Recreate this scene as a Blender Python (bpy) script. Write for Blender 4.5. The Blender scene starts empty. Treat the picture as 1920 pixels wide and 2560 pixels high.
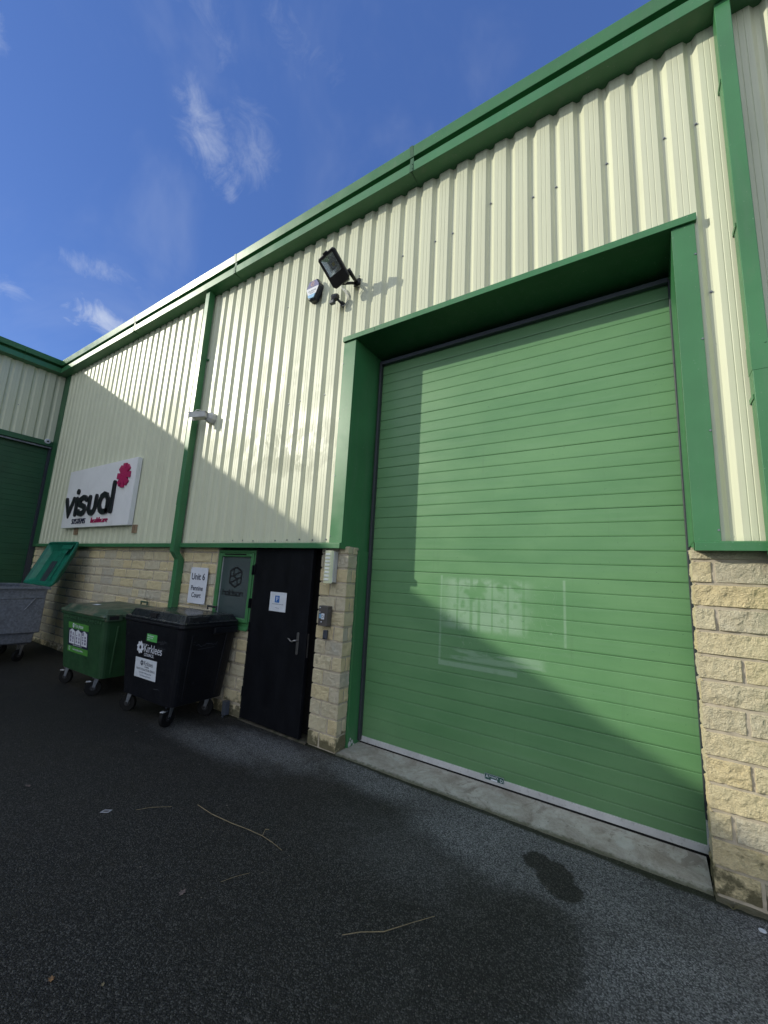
import bpy, bmesh, math, random
from mathutils import Vector, Matrix, noise
random.seed(7)
sc = bpy.context.scene
COL = sc.collection
PI = math.pi

# ------------------------------------------------------------------ nodes / materials
def new_mat(name):
    m = bpy.data.materials.new(name); m.use_nodes = True
    nt = m.node_tree; nt.nodes.clear()
    out = nt.nodes.new('ShaderNodeOutputMaterial'); b = nt.nodes.new('ShaderNodeBsdfPrincipled')
    nt.links.new(b.outputs[0], out.inputs[0])
    return m, nt, b
class NT:
    """tiny helper for building node maths"""
    def __init__(s, nt): s.nt = nt
    def n(s, t, **kw):
        x = s.nt.nodes.new(t)
        for k, v in kw.items(): setattr(x, k, v)
        return x
    def put(s, sock, v):
        if isinstance(v, (int, float, tuple, list)):
            if isinstance(v, (tuple, list)) and len(v) == 3 and sock.type == 'RGBA': v = (*v, 1)
            sock.default_value = v
        else: s.nt.links.new(v, sock)
    def math(s, op, a, b=0.0, c=0.0, clamp=False):
        x = s.n('ShaderNodeMath', operation=op, use_clamp=clamp)
        s.put(x.inputs[0], a); s.put(x.inputs[1], b); s.put(x.inputs[2], c); return x.outputs[0]
    def vmath(s, op, a, b=(0, 0, 0)):
        x = s.n('ShaderNodeVectorMath', operation=op); s.put(x.inputs[0], a); s.put(x.inputs[1], b)
        return x.outputs['Value'] if op in ('LENGTH', 'DOT_PRODUCT', 'DISTANCE') else x.outputs[0]
    def coords(s): return s.n('ShaderNodeTexCoord').outputs['Object']
    def xyz(s, v):
        x = s.n('ShaderNodeSeparateXYZ'); s.put(x.inputs[0], v); return x.outputs
    def noise(s, v, scale, detail=3.0, rough=0.55, dist=0.0, stretch=None):
        if stretch:
            v = s.vmath('MULTIPLY', v, stretch)
        x = s.n('ShaderNodeTexNoise'); s.put(x.inputs['Vector'], v)
        x.inputs['Scale'].default_value = scale; x.inputs['Detail'].default_value = detail
        x.inputs['Roughness'].default_value = rough; x.inputs['Distortion'].default_value = dist
        return x.outputs[0]
    def voro(s, v, scale, feature='F1', out='Distance'):
        x = s.n('ShaderNodeTexVoronoi', feature=feature); s.put(x.inputs['Vector'], v)
        x.inputs['Scale'].default_value = scale
        return x.outputs[out]
    def step(s, v, a, b, lo=0.0, hi=1.0):
        x = s.n('ShaderNodeMapRange', interpolation_type='SMOOTHSTEP'); s.put(x.inputs[0], v)
        for i, k in enumerate((a, b, lo, hi)): s.put(x.inputs[1+i], k)
        return x.outputs[0]
    def lin(s, v, a, b, lo=0.0, hi=1.0):
        x = s.n('ShaderNodeMapRange'); s.put(x.inputs[0], v)
        for i, k in enumerate((a, b, lo, hi)): s.put(x.inputs[1+i], k)
        return x.outputs[0]
    def mix(s, f, a, b, blend='MIX'):
        x = s.n('ShaderNodeMix', data_type='RGBA', blend_type=blend)
        s.put(x.inputs[0], f); s.put(x.inputs[6], a); s.put(x.inputs[7], b); return x.outputs[2]
    def bump(s, h, strength=0.3, dist=0.01):
        x = s.n('ShaderNodeBump'); x.inputs['Strength'].default_value = strength
        x.inputs['Distance'].default_value = dist; s.put(x.inputs['Height'], h); return x.outputs[0]

def paint(name, col, rough=0.4, var=0.06, nscale=3.0, bump=0.0, bscale=200, metal=0.0, spec=0.5, stretch=None, rvar=0.08, dirt=None):
    m, nt, b = new_mat(name); N = NT(nt); co = N.coords()
    f = N.noise(co, nscale, 4, 0.6, stretch=stretch)
    lo = tuple(c*(1-var*1.5) for c in col); hi = tuple(min(1, c*(1+var)) for c in col)
    c = N.mix(N.lin(f, .3, .7), lo, hi)
    if name in ('green_trim', 'dark_green_trim'):
        k = N.noise(co, 1.0, 5, .62, stretch=(14, 14, 1.4)); c = N.mix(N.lin(k, .5, .78, 0, .35), c, tuple(x*.6+.07 for x in col))
        c = N.mix(N.step(N.noise(co, 55, 2, .5), .70, .76, 0, .5), c, (.25, .32, .26))
    if dirt:
        d = N.noise(co, dirt[1], 6, 0.65)
        c = N.mix(N.step(d, dirt[2], dirt[2]+.14, 0, dirt[3]), c, dirt[0])
    N.put(b.inputs['Base Color'], c)
    N.put(b.inputs['Roughness'], N.lin(N.noise(co, nscale*2.3, 3), .3, .7, rough-rvar, rough+rvar))
    b.inputs['Metallic'].default_value = metal; b.inputs['Specular IOR Level'].default_value = spec
    if bump: N.put(b.inputs['Normal'], N.bump(N.noise(co, bscale, 2), bump, 0.004))
    return m
def flat(name, col, rough=0.5, **kw): return paint(name, col, rough, var=0.05, nscale=9, **kw)

M = {}
# cream plastisol cladding: vertical weathering streaks and uneven gloss
def mk_cladding(name, col):
    m, nt, b = new_mat(name); N = NT(nt); co = N.coords()
    s1 = N.noise(co, 1.0, 5, .6, stretch=(9, 9, .35)); s2 = N.noise(co, 1.0, 4, .6, stretch=(60, 60, 1.1))
    c = N.mix(N.lin(s1, .3, .75), tuple(x*.9 for x in col), tuple(min(1, x*1.04) for x in col))
    c = N.mix(N.lin(s2, .55, .8, 0, .30), c, (.40, .41, .33))
    z = N.xyz(co)[2]
    # rain washed edge band: dirtier film left near the foot and on the middle of the sheet
    film = N.step(N.math('ADD', N.noise(co, 1.1, 5, .6, .4), N.math('MULTIPLY', N.noise(co, 1.0, 3, .6, stretch=(10, 10, .8)), .35)), .62, .78)
    c = N.mix(N.math('MULTIPLY', film, .10), c, (.46, .47, .36))
    low = N.step(N.math('ADD', z, N.math('MULTIPLY', s2, .10)), 2.16, 2.22, .35, 0)
    c = N.mix(low, c, (.33, .34, .24))
    X = N.xyz(co)[0]; wn = N.n('ShaderNodeTexWhiteNoise', noise_dimensions='1D'); N.put(wn.inputs['W'], N.math('FLOOR', N.math('DIVIDE', N.math('ADD', X, 60.32), 1.0465)))
    c = N.mix(N.lin(wn.outputs[0], 0, 1, 0, .09), c, (.50, .51, .40))
    runs = N.step(N.math('ADD', N.noise(co, 1.0, 4, .6, stretch=(26, 26, .5)), N.lin(z, 4.6, 6.3, -.10, .05)), .60, .74, 0, .35)
    c = N.mix(runs, c, (.36, .37, .28))
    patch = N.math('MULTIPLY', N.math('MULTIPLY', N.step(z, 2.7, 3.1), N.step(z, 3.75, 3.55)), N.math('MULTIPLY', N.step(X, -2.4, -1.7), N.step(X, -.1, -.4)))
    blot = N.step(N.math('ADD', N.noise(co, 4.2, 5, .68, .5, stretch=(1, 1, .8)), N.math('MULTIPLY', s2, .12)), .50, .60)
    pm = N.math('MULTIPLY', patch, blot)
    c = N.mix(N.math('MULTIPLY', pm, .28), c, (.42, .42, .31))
    N.put(b.inputs['Base Color'], c)
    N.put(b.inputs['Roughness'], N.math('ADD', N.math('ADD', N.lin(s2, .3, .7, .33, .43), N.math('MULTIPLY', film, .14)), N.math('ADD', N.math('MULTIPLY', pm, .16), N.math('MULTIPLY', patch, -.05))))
    b.inputs['Specular IOR Level'].default_value = .5
    N.put(b.inputs['Normal'], N.bump(N.noise(co, 260, 2), .08, .002))
    return m
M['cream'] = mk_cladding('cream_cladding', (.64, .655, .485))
M['green'] = paint('green_trim', (.046, .182, .070), .36, .10, 1.6, bump=.06, bscale=240, dirt=((.10, .17, .09), 5, .60, .35))
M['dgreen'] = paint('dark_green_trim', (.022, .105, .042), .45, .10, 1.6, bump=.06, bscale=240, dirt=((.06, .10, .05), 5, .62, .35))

def mk_door():
    m, nt, b = new_mat('green_sectional_panel'); N = NT(nt); co = N.coords(); X, Y, Z = N.xyz(co)
    n1 = N.noise(co, 1.3, 5, .6, stretch=(1, 1, 2.2)); n2 = N.noise(co, 14, 5, .65); n3 = N.noise(co, 1, 4, .6, stretch=(1.5, 1, 30))
    c = N.mix(N.lin(n1, .3, .7), (.098, .238, .098), (.136, .292, .126))
    c = N.mix(N.lin(n3, .5, .8, 0, .22), c, (.18, .31, .19))
    wn = N.n('ShaderNodeTexWhiteNoise', noise_dimensions='1D'); N.put(wn.inputs['W'], N.math('FLOOR', N.math('DIVIDE', N.math('SUBTRACT', Z, .142), .1222)))
    slat = wn.outputs[0]
    c = N.mix(N.lin(slat, 0, 1, 0, .12), c, (.10, .225, .10))
    low_d = N.step(N.math('ADD', Z, N.math('MULTIPLY', N.noise(co, 6, 5, .7), .5)), .25, .75, .30, 0)
    c = N.mix(low_d, c, (.10, .16, .09))
    # outline and adhesive left by a removed sign
    def band(v, a, b_, s=.006): return N.math('MULTIPLY', N.step(v, a-s, a+s), N.math('SUBTRACT', 1, N.step(v, b_-s, b_+s)))
    x0, x1, z0, z1 = .915, 2.115, .94, 1.83
    inside = N.math('MULTIPLY', band(X, x0, x1), band(Z, z0, z1))
    edge = N.math('MAXIMUM', N.math('MULTIPLY', band(X, x0, x0+.02), band(Z, z0, z1)), N.math('MULTIPLY', band(X, x1-.02, x1), band(Z, 1.25, z1)))
    edge = N.math('MAXIMUM', edge, N.math('MULTIPLY', band(Z, z0, z0+.045, .004), band(X, x0, x0+.78)))
    ragged = N.step(n2, .30, .50, .35, 1)
    up = N.math('MULTIPLY', band(Z, 1.31, 1.80, .03), band(X, .97, 1.78, .12))
    cols = None
    for xx, ww in ((1.105, .012), (1.25, .016), (1.33, .015), (1.46, .009), (1.61, .012), (1.755, .014)):
        k = N.step(N.math('ABSOLUTE', N.math('SUBTRACT', X, xx)), ww*.6, ww*1.2, .25, 1); cols = k if cols is None else N.math('MULTIPLY', cols, k)
    big = N.step(N.math('ADD', N.noise(co, 3.2, 3), N.math('MULTIPLY', N.math('SUBTRACT', 1.75, X), .16)), .42, .50)
    res = N.math('MULTIPLY', N.math('MULTIPLY', up, cols), N.math('MULTIPLY', ragged, big))
    low = N.math('MULTIPLY', N.math('MULTIPLY', band(Z, 1.01, 1.12, .02), band(X, 1.05, 1.92, .05)), N.step(N.noise(co, 5, 4, .6, stretch=(.5, 1, 4)), .42, .52))
    mask = N.math('MULTIPLY', N.math('MAXIMUM', N.math('MAXIMUM', N.math('MULTIPLY', res, .50), N.math('MULTIPLY', low, .42)), N.math('MULTIPLY', edge, N.math('MULTIPLY_ADD', ragged, .30, .12))), N.lin(slat, 0, 1, .48, .80))
    c = N.mix(mask, c, (.40, .52, .43))
    sc_ = N.math('MULTIPLY', N.step(N.noise(co, 3.0, 2, .5, 2.5, stretch=(1, 1, 1)), .495, .5), N.step(N.noise(co, 3.0, 2, .5, 2.5), .505, .5))
    c = N.mix(N.math('MULTIPLY', sc_, N.math('MULTIPLY', inside, .25)), c, (.4, .5, .4))
    runs = N.step(N.noise(co, 1.0, 5, .65, stretch=(22, 1, .9)), .60, .76, 0, .22)
    c = N.mix(runs, c, (.085, .16, .08))
    spots = N.step(N.noise(co, 46, 2, .5), .73, .76, 0, .5)
    c = N.mix(spots, c, (.05, .13, .06))
    N.put(b.inputs['Base Color'], c)
    N.put(b.inputs['Roughness'], N.math('ADD', N.math('ADD', N.lin(n1, .3, .7, .34, .42), N.lin(slat, 0, 1, -.03, .03)), N.math('MULTIPLY', mask, .2)))
    N.put(b.inputs['Normal'], N.bump(N.math('ADD', N.math('MULTIPLY', N.noise(co, 330, 2), .06), N.math('MULTIPLY', N.noise(co, 1.0, 3, .5, stretch=(1.6, 1, 7)), 1.0)), .35, .006))
    return m
M['door'] = mk_door()

def mk_stone():
    m, nt, b = new_mat('split_faced_stone'); N = NT(nt); co = N.coords(); X, Y, Z = N.xyz(co)
    at = N.n('ShaderNodeAttribute', attribute_name='tint').outputs['Fac']
    ramp = N.n('ShaderNodeValToRGB'); e = ramp.color_ramp.elements
    e[0].position = 0; e[0].color = (.63, .60, .51, 1); e[1].position = 1; e[1].color = (.88, .73, .43, 1)
    for p, cc in ((.3, (.77, .70, .51)), (.6, (.86, .76, .50)), (.8, (.88, .75, .45))):
        k = e.new(p); k.color = (*cc, 1)
    N.put(ramp.inputs[0], at); c = ramp.outputs[0]
    g1 = N.noise(co, 9, 5, .65); g2 = N.noise(co, 95, 4, .7); g3 = N.noise(co, 260, 2, .6)
    c = N.mix(N.lin(g1, .35, .75, 0, .4), c, (.66, .52, .30))
    c = N.mix(N.lin(g2, .50, .72, 0, .42), c, (.40, .345, .24))
    c = N.mix(N.lin(g3, .5, .7, 0, .35), c, (.90, .82, .60))
    # soot streaks and green algae at the foot, with ragged outlines
    st = N.step(N.math('ADD', N.noise(co, 5, 5, .7), N.lin(Z, -.08, .42, .36, -.17)), .60, .74, 0, .80)
    c = N.mix(st, c, (.060, .062, .030))
    sp = N.step(N.noise(co, 3.1, 6, .72, .6), .62, .74, 0, .35)
    c = N.mix(sp, c, (.16, .145, .115))
    N.put(b.inputs['Base Color'], c); b.inputs['Roughness'].default_value = .92
    b.inputs['Specular IOR Level'].default_value = .2
    N.put(b.inputs['Normal'], N.bump(N.math('ADD', N.math('MULTIPLY', g2, 1.0), N.math('MULTIPLY', g3, .5)), 1.0, .022))
    return m
M['stone'] = mk_stone()
M['mortar'] = paint('mortar', (.46, .40, .31), .95, .15, 12, bump=.5, bscale=150, spec=.2, dirt=((.10, .095, .06), 3, .55, .7))

def mk_asphalt():
    m, nt, b = new_mat('worn_asphalt'); N = NT(nt); co = N.coords()
    big = N.noise(co, 1.4, 6, .62); med = N.noise(co, 9, 5, .65)
    warp = N.math('MULTIPLY', N.math('SUBTRACT', N.math('ADD', N.math('MULTIPLY', big, .5), N.math('MULTIPLY', med, .5)), .5), 2.1)
    def ell(cx, cy, rx, ry, w=1.0, soft=.22):
        p = N.vmath('SUBTRACT', co, (cx, cy, 0)); p = N.vmath('MULTIPLY', p, (1/rx, 1/ry, 0))
        d = N.math('ADD', N.vmath('LENGTH', p), N.math('MULTIPLY', warp, w))
        return N.step(d, 1-soft, 1+soft, 1, 0)
    dry = None
    for a in ((3.40, -.95, 1.04, 1.3, .55, .42), (1.98, -.20, .95, .46, .45, .35), (.75, -.12, .9, .20, .8, .6), (-.6, -.30, .75, .20, 1.1, .6), (-1.25, -.55, .8, .20, 1.1, .6), (1.3, -.75, .5, .3, 1.2, .7)):
        k = ell(*a); 
        if a[0] == 1.3: k = N.math('MULTIPLY', k, .3)
        dry = k if dry is None else N.math('MAXIMUM', dry, k)
    wet = N.math('MAXIMUM', N.math('MAXIMUM', ell(2.02, -.28, .10, .11, .8, .10), N.math('MAXIMUM', ell(2.14, -.35, .13, .17, .8, .10), ell(2.20, -.44, .12, .12, .8, .10))), N.math('MULTIPLY', ell(2.12, -.98, .24, .40, .55, .14), .75))
    dry = N.math('MULTIPLY', dry, N.math('SUBTRACT', 1, wet))
    cell = N.n('ShaderNodeTexVoronoi'); N.put(cell.inputs['Vector'], N.vmath('ADD', co, (0, 0, 0))); cell.inputs['Scale'].default_value = 150
    cellc = N.xyz(cell.outputs['Color'])[0]; d1 = cell.outputs['Distance']
    d2 = N.voro(co, 310)
    stone = N.lin(cellc, .15, 1, 0, 1); stone = N.math('POWER', stone, 2.6)
    wetc = N.mix(stone, (.022, .022, .021), (.135, .131, .12))
    dryc = N.mix(N.math('POWER', cellc, 1.3), (.075, .08, .082), (.36, .365, .365))
    c = N.mix(dry, wetc, dryc)
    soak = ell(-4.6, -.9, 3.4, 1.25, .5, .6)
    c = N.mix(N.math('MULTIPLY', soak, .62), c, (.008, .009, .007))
    gap = N.step(d1, .45, .8)
    c = N.mix(N.math('MULTIPLY', gap, .6), c, (.010, .010, .010))
    c = N.mix(N.lin(big, .35, .7, 0, .55), c, N.mix(.55, c, (.030, .026, .019)))
    c = N.mix(N.step(N.noise(co, 2.3, 6, .7, .7), .56, .72, 0, .35), c, N.mix(.5, c, (.085, .082, .075)))
    moss = N.step(N.math('ADD', N.xyz(co)[1], N.math('MULTIPLY', warp, .05)), .005, .04, 0, .85)
    c = N.mix(moss, c, (.022, .026, .010))
    pale = N.step(N.noise(co, 31, 1, .4), .745, .76, 0, .55)
    c = N.mix(pale, c, (.14, .13, .115))
    N.put(b.inputs['Base Color'], c)
    N.put(b.inputs['Roughness'], N.lin(dry, 0, 1, .62, .9))
    N.put(b.inputs['Specular IOR Level'], N.lin(dry, 0, 1, .22, .2))
    h = N.math('SUBTRACT', N.math('MULTIPLY', N.math('SUBTRACT', 1, d1), 1.0), N.math('MULTIPLY', d2, .25))
    N.put(b.inputs['Normal'], N.bump(h, 1.0, .007))
    return m
M['asphalt'] = mk_asphalt()

def mk_concrete():
    m, nt, b = new_mat('worn_concrete'); N = NT(nt); co = N.coords(); Y = N.xyz(co)[1]
    a = N.noise(co, 4.2, 6, .7, .5); f = N.noise(co, 28, 5, .7); g = N.noise(co, 160, 3, .6)
    c = N.mix(N.lin(a, .3, .7), (.22, .19, .155), (.50, .49, .44))
    c = N.mix(N.lin(f, .5, .75, 0, .5), c, (.19, .165, .14)); c = N.mix(N.lin(g, .5, .75, 0, .35), c, (.55, .53, .47))
    c = N.mix(N.step(N.noise(co, 2.1, 5, .7), .55, .68, 0, .6), c, (.46, .48, .45)); c = N.mix(N.step(N.noise(co, 4.4, 6, .72, .8), .56, .66, 0, .55), c, (.17, .14, .115))
    c = N.mix(N.step(N.noise(co, 60, 2, .5), .70, .74, 0, .7), c, (.05, .045, .04))
    edge = N.step(N.math('ADD', N.math('SUBTRACT', Y, N.math('MULTIPLY', N.xyz(co)[0], .014)), N.math('MULTIPLY', N.math('SUBTRACT', f, .5), .11)), .055, .10, .8, 0)
    c = N.mix(edge, c, (.075, .08, .045))
    N.put(b.inputs['Base Color'], c); b.inputs['Roughness'].default_value = .9; b.inputs['Specular IOR Level'].default_value = .25
    N.put(b.inputs['Normal'], N.bump(N.math('ADD', f, g), .35, .006)); return m
M['concrete'] = mk_concrete()
M['white'] = paint('white_board', (.80, .80, .80), .45, .04, 3, dirt=((.45, .46, .44), 2, .62, .25))
M['black_letter'] = flat('black_acrylic', (.012, .012, .015), .35)
M['pink'] = flat('magenta_acrylic', (.42, .012, .10), .35)
M['blackp'] = paint('black_plastic', (.0065, .007, .010), .42, .2, 5, bump=.15, bscale=300, spec=.3, dirt=((.045, .048, .052), 14, .60, .55))
M['lidblack'] = paint('black_lid_plastic', (.016, .018, .022), .26, .25, 4, bump=.12, bscale=120, dirt=((.09, .095, .09), 4, .50, .5))
M['binlabel'] = flat('label_white', (.66, .68, .74), .5)
M['greenp'] = paint('green_plastic', (.020, .070, .026), .48, .15, 4, bump=.15, bscale=300, dirt=((.055, .085, .055), 13, .58, .5))
M['greenlid'] = paint('green_lid_plastic', (.045, .085, .050), .42, .2, 4, bump=.12, bscale=150, dirt=((.17, .15, .10), 3.2, .48, .75))
M['tealp'] = paint('teal_lid_plastic', (.006, .155, .095), .40, .2, 6, bump=.1, bscale=120, dirt=((.01, .05, .04), 5, .60, .5))
def mk_galv():
    m, nt, b = new_mat('galvanised_steel'); N = NT(nt); co = N.coords()
    v = N.n('ShaderNodeTexVoronoi'); N.put(v.inputs['Vector'], co); v.inputs['Scale'].default_value = 38
    k = N.xyz(v.outputs['Color'])[0]; a = N.noise(co, 4, 5, .65)
    c = N.mix(N.lin(k, 0, 1), (.17, .18, .20), (.27, .285, .31)); c = N.mix(N.lin(a, .4, .75, 0, .6), c, (.11, .11, .12))
    N.put(b.inputs['Base Color'], c); b.inputs['Metallic'].default_value = .45
    N.put(b.inputs['Roughness'], N.lin(a, .3, .7, .5, .68)); N.put(b.inputs['Normal'], N.bump(N.noise(co, 60, 4), .2, .004)); return m
M['galv'] = mk_galv()
M['zinc'] = paint('zinc_plate', (.22, .235, .265), .42, .15, 20, metal=.7, dirt=((.12, .11, .10), 18, .56, .6))
M['rubber'] = paint('rubber', (.008, .008, .008), .75, .2, 12, spec=.2, dirt=((.03, .028, .025), 10, .58, .5))
M['steel'] = paint('satin_steel', (.30, .29, .28), .34, .08, 20, metal=.9)
M['alu'] = paint('aluminium', (.55, .55, .56), .5, .1, 6, metal=.25, dirt=((.30, .30, .30), 30, .55, .6))
M['track'] = paint('dark_grey_track', (.035, .04, .05), .45, .1, 5)
M['blackdoor'] = paint('black_door_paint', (.0065, .0072, .0095), .5, .25, 3, spec=.12, bump=.12, bscale=160, stretch=(2, 2, .8), dirt=((.018, .019, .022), 7, .62, .5))
M['void'] = flat('unlit_recess', (.006, .006, .007), .9)
M['winframe'] = paint('green_window_frame', (.050, .185, .065), .38, .06, 4)
def mk_glass():
    m, nt, b = new_mat('dark_window_glass'); N = NT(nt)
    b.inputs['Base Color'].default_value = (.058, .080, .082, 1); b.inputs['Roughness'].default_value = .04
    b.inputs['IOR'].default_value = 1.6; return m
M['glass'] = mk_glass()
M['tan'] = paint('tan_vent_plastic', (.34, .24, .15), .6, .1, 10)
M['lampblack'] = paint('black_casting', (.014, .014, .016), .42, .15, 12, bump=.2, bscale=400)
def mk_lampglass():
    m, nt, b = new_mat('lamp_lens'); b.inputs['Base Color'].default_value = (.80, .84, .84, 1)
    b.inputs['Roughness'].default_value = .06; b.inputs['Transmission Weight'].default_value = .92; b.inputs['IOR'].default_value = 1.3; return m
M['lens'] = mk_lampglass()
M['reflector'] = paint('reflector', (.75, .76, .75), .22, .05, 20, metal=.95)
M['ledyellow'] = flat('led_phosphor', (.55, .45, .10), .5)
M['purple'] = paint('alarm_purple', (.115, .115, .26), .4, .08, 20)
M['chrome'] = flat('blue_lens', (.35, .55, .75), .08, metal=.5)
M['dnavy'] = flat('alarm_case', (.012, .016, .03), .3)
M['orange'] = flat('faded_orange', (.48, .27, .22), .5)
M['cctv'] = paint('grey_white_enamel', (.50, .50, .49), .45, .1, 12, dirt=((.22, .22, .21), 20, .58, .4))
M['bulk'] = paint('yellowed_plastic', (.72, .74, .50), .4, .05, 10)
M['prism'] = paint('clear_prismatic_plastic', (.88, .90, .82), .10, .04, 10)
M['browngrey'] = paint('brown_grey_metal', (.085, .076, .07), .45, .12, 10)
M['slate'] = paint('slate_plastic', (.06, .07, .09), .45, .1, 10)
M['skyblue'] = flat('pale_blue_label', (.22, .42, .62), .5)
M['blue'] = flat('sign_blue', (.015, .13, .42), .45)
M['stickergreen'] = flat('sticker_green', (.075, .27, .045), .5)
M['stickergreen2'] = flat('bright_sticker_green', (.10, .42, .10), .5)
M['navy'] = flat('sticker_navy', (.012, .016, .045), .5)
M['violetgrey'] = flat('sticker_violet_grey', (.20, .18, .28), .5)
M['paper'] = paint('weathered_paper', (.62, .65, .70), .6, .06, 14, bump=.3, bscale=30)
M['scrap'] = flat('dull_plastic', (.34, .34, .37), .5)
M['greytext'] = flat('grey_print', (.20, .23, .28), .6)
M['chalk'] = flat('faint_scrawl', (.055, .06, .07), .7)
M['straw'] = paint('dry_straw', (.235, .185, .105), .8, .2, 30)
M['brownleaf'] = paint('brown_leaf', (.30, .16, .07), .8, .3, 40)
M['greyleaf'] = paint('withered_leaf', (.16, .12, .11), .8, .3, 40)
M['rooftile'] = paint('green_roof_sheet', (.04, .11, .06), .5, .1, 2)
M['badge'] = flat('badge_green', (.010, .065, .055), .35)
M['mossbrown'] = paint('dirty_door_step', (.060, .052, .036), .95, .4, 10, bump=.8, bscale=60, dirt=((.02, .025, .01), 9, .48, .8))
M['gritmix'] = paint('loose_grit', (.17, .15, .12), .9, .5, 14)
M['grasslit'] = flat('dry_weed', (.16, .15, .075), .8)

# ------------------------------------------------------------------ mesh builder
class MB:
    def __init__(s): s.v = []; s.f = []; s.tint = None
    def add(s, vs, fs):
        o = len(s.v); s.v += [tuple(p) for p in vs]; s.f += [tuple(i+o for i in f) for f in fs]; return s
    def box(s, x0, x1, y0, y1, z0, z1, mat=None):
        vs = [(x, y, z) for z in (z0, z1) for y in (y0, y1) for x in (x0, x1)]
        if mat: vs = [mat @ Vector(p) for p in vs]
        return s.add(vs, [(0, 2, 3, 1), (4, 5, 7, 6), (0, 1, 5, 4), (2, 6, 7, 3), (0, 4, 6, 2), (1, 3, 7, 5)])
    def prism(s, poly, a, b, fn, caps=True):
        """poly: list of (p,q); extruded from a to b; fn(p,q,t)->xyz"""
        n = len(poly); vs = [fn(p, q, a) for p, q in poly] + [fn(p, q, b) for p, q in poly]
        fs = [(i, (i+1) % n, n+(i+1) % n, n+i) for i in range(n)]
        if caps: fs += [tuple(range(n))[::-1], tuple(range(n, 2*n))]
        return s.add(vs, fs)
    def loft(s, rings, cap0=True, cap1=True):
        n = len(rings[0]); o = []
        for r in rings: o += list(r)
        fs = []
        for k in range(len(rings)-1):
            fs += [(k*n+i, k*n+(i+1) % n, (k+1)*n+(i+1) % n, (k+1)*n+i) for i in range(n)]
        if cap0: fs.append(tuple(range(n))[::-1])
        if cap1: fs.append(tuple(range((len(rings)-1)*n, len(rings)*n)))
        return s.add(o, fs)
    def tube(s, pts, r, n=8, caps=True):
        pts = [Vector(p) for p in pts]; rings = []
        for i, p in enumerate(pts):
            t = (pts[min(i+1, len(pts)-1)] - pts[max(i-1, 0)]).normalized()
            a = t.cross(Vector((0, 0, 1)));
            if a.length < 1e-3: a = t.cross(Vector((1, 0, 0)))
            a.normalize(); b = t.cross(a)
            rr = r[i] if isinstance(r, (list, tuple)) else r
            rings.append([p + a*(rr*math.cos(2*PI*k/n)) + b*(rr*math.sin(2*PI*k/n)) for k in range(n)])
        return s.loft(rings, caps, caps)
    def cyl(s, a, b, r, n=20, r2=None):
        return s.tube([a, b], [r, r if r2 is None else r2], n)
    def build(s, name, mat, parent=None, root=None, bevel=0.0, smooth=False, label=None, seg=2, local=False):
        me = bpy.data.meshes.new(name)
        off = Vector((0, 0, 0))
        if root is not None and not local: off = root.location
        me.from_pydata([tuple(Vector(p)-off) for p in s.v], [], s.f)
        me.materials.append(mat)
        bm = bmesh.new(); bm.from_mesh(me); bmesh.ops.recalc_face_normals(bm, faces=bm.faces); bm.to_mesh(me); bm.free()
        if s.tint:
            a = me.attributes.new('tint', 'FLOAT', 'POINT'); a.data.foreach_set('value', s.tint)
        if smooth:
            for p in me.polygons: p.use_smooth = True
        o = bpy.data.objects.new(name, me); COL.objects.link(o)
        if parent is not None: o.parent = parent
        if bevel:
            md = o.modifiers.new('bevel', 'BEVEL'); md.width = bevel; md.segments = seg; md.limit_method = 'ANGLE'; md.angle_limit = math.radians(40)
        if label: o['label'] = label
        return o
def thing(name, label, cat, loc=(0, 0, 0), rz=0, group=None):
    o = bpy.data.objects.new(name, None); COL.objects.link(o); o.location = loc; o.rotation_euler = (0, 0, rz)
    o.empty_display_size = .2
    o['label'] = label; o['category'] = cat
    if group: o['group'] = group
    return o
def tag(o, label, cat, group=None):
    o['label'] = label; o['category'] = cat
    if group: o['group'] = group
    return o
def structure(o): o['kind'] = 'structure'; return o

def rring(w, d, r, z, cx=0, cy=0, n=5):
    pts = []
    for (sx, sy, a0) in ((1, 1, 0), (-1, 1, PI/2), (-1, -1, PI), (1, -1, 3*PI/2)):
        for k in range(n):
            a = a0 + PI/2*k/(n-1)
            pts.append((cx+sx*(w/2-r)+r*math.cos(a), cy+sy*(d/2-r)+r*math.sin(a), z))
    return pts

# lettering ---------------------------------------------------------
def text_mb(body, size, depth=0.001, align='CENTER', sx=1.0, shear=0.0, space=1.0, offset=0.0):
    cu = bpy.data.curves.new('txt', 'FONT'); cu.body = body; cu.size = size; cu.extrude = depth/2
    cu.align_x = align; cu.shear = shear; cu.space_character = space; cu.resolution_u = 3; cu.offset = offset
    o = bpy.data.objects.new('txt', cu); COL.objects.link(o)
    dg = bpy.context.evaluated_depsgraph_get(); me = o.evaluated_get(dg).to_mesh()
    vs = [(v.co.x*sx, v.co.y, v.co.z) for v in me.vertices]; fs = [tuple(p.vertices) for p in me.polygons]
    o.evaluated_get(dg).to_mesh_clear(); bpy.data.objects.remove(o); bpy.data.curves.remove(cu)
    return vs, fs
def place_text(mb, body, size, fr, depth=.001, **kw):
    """fr: (origin, ex, ey, ez) frame of the writing plane"""
    vs, fs = text_mb(body, size, depth, **kw); O, ex, ey, ez = fr
    return mb.add([O + ex*a + ey*b + ez*(c+depth/2) for a, b, c in vs], fs)
def frame(x, y, z): return (Vector((x, y, z)), Vector((1, 0, 0)), Vector((0, 0, 1)), Vector((0, -1, 0)))
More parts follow.
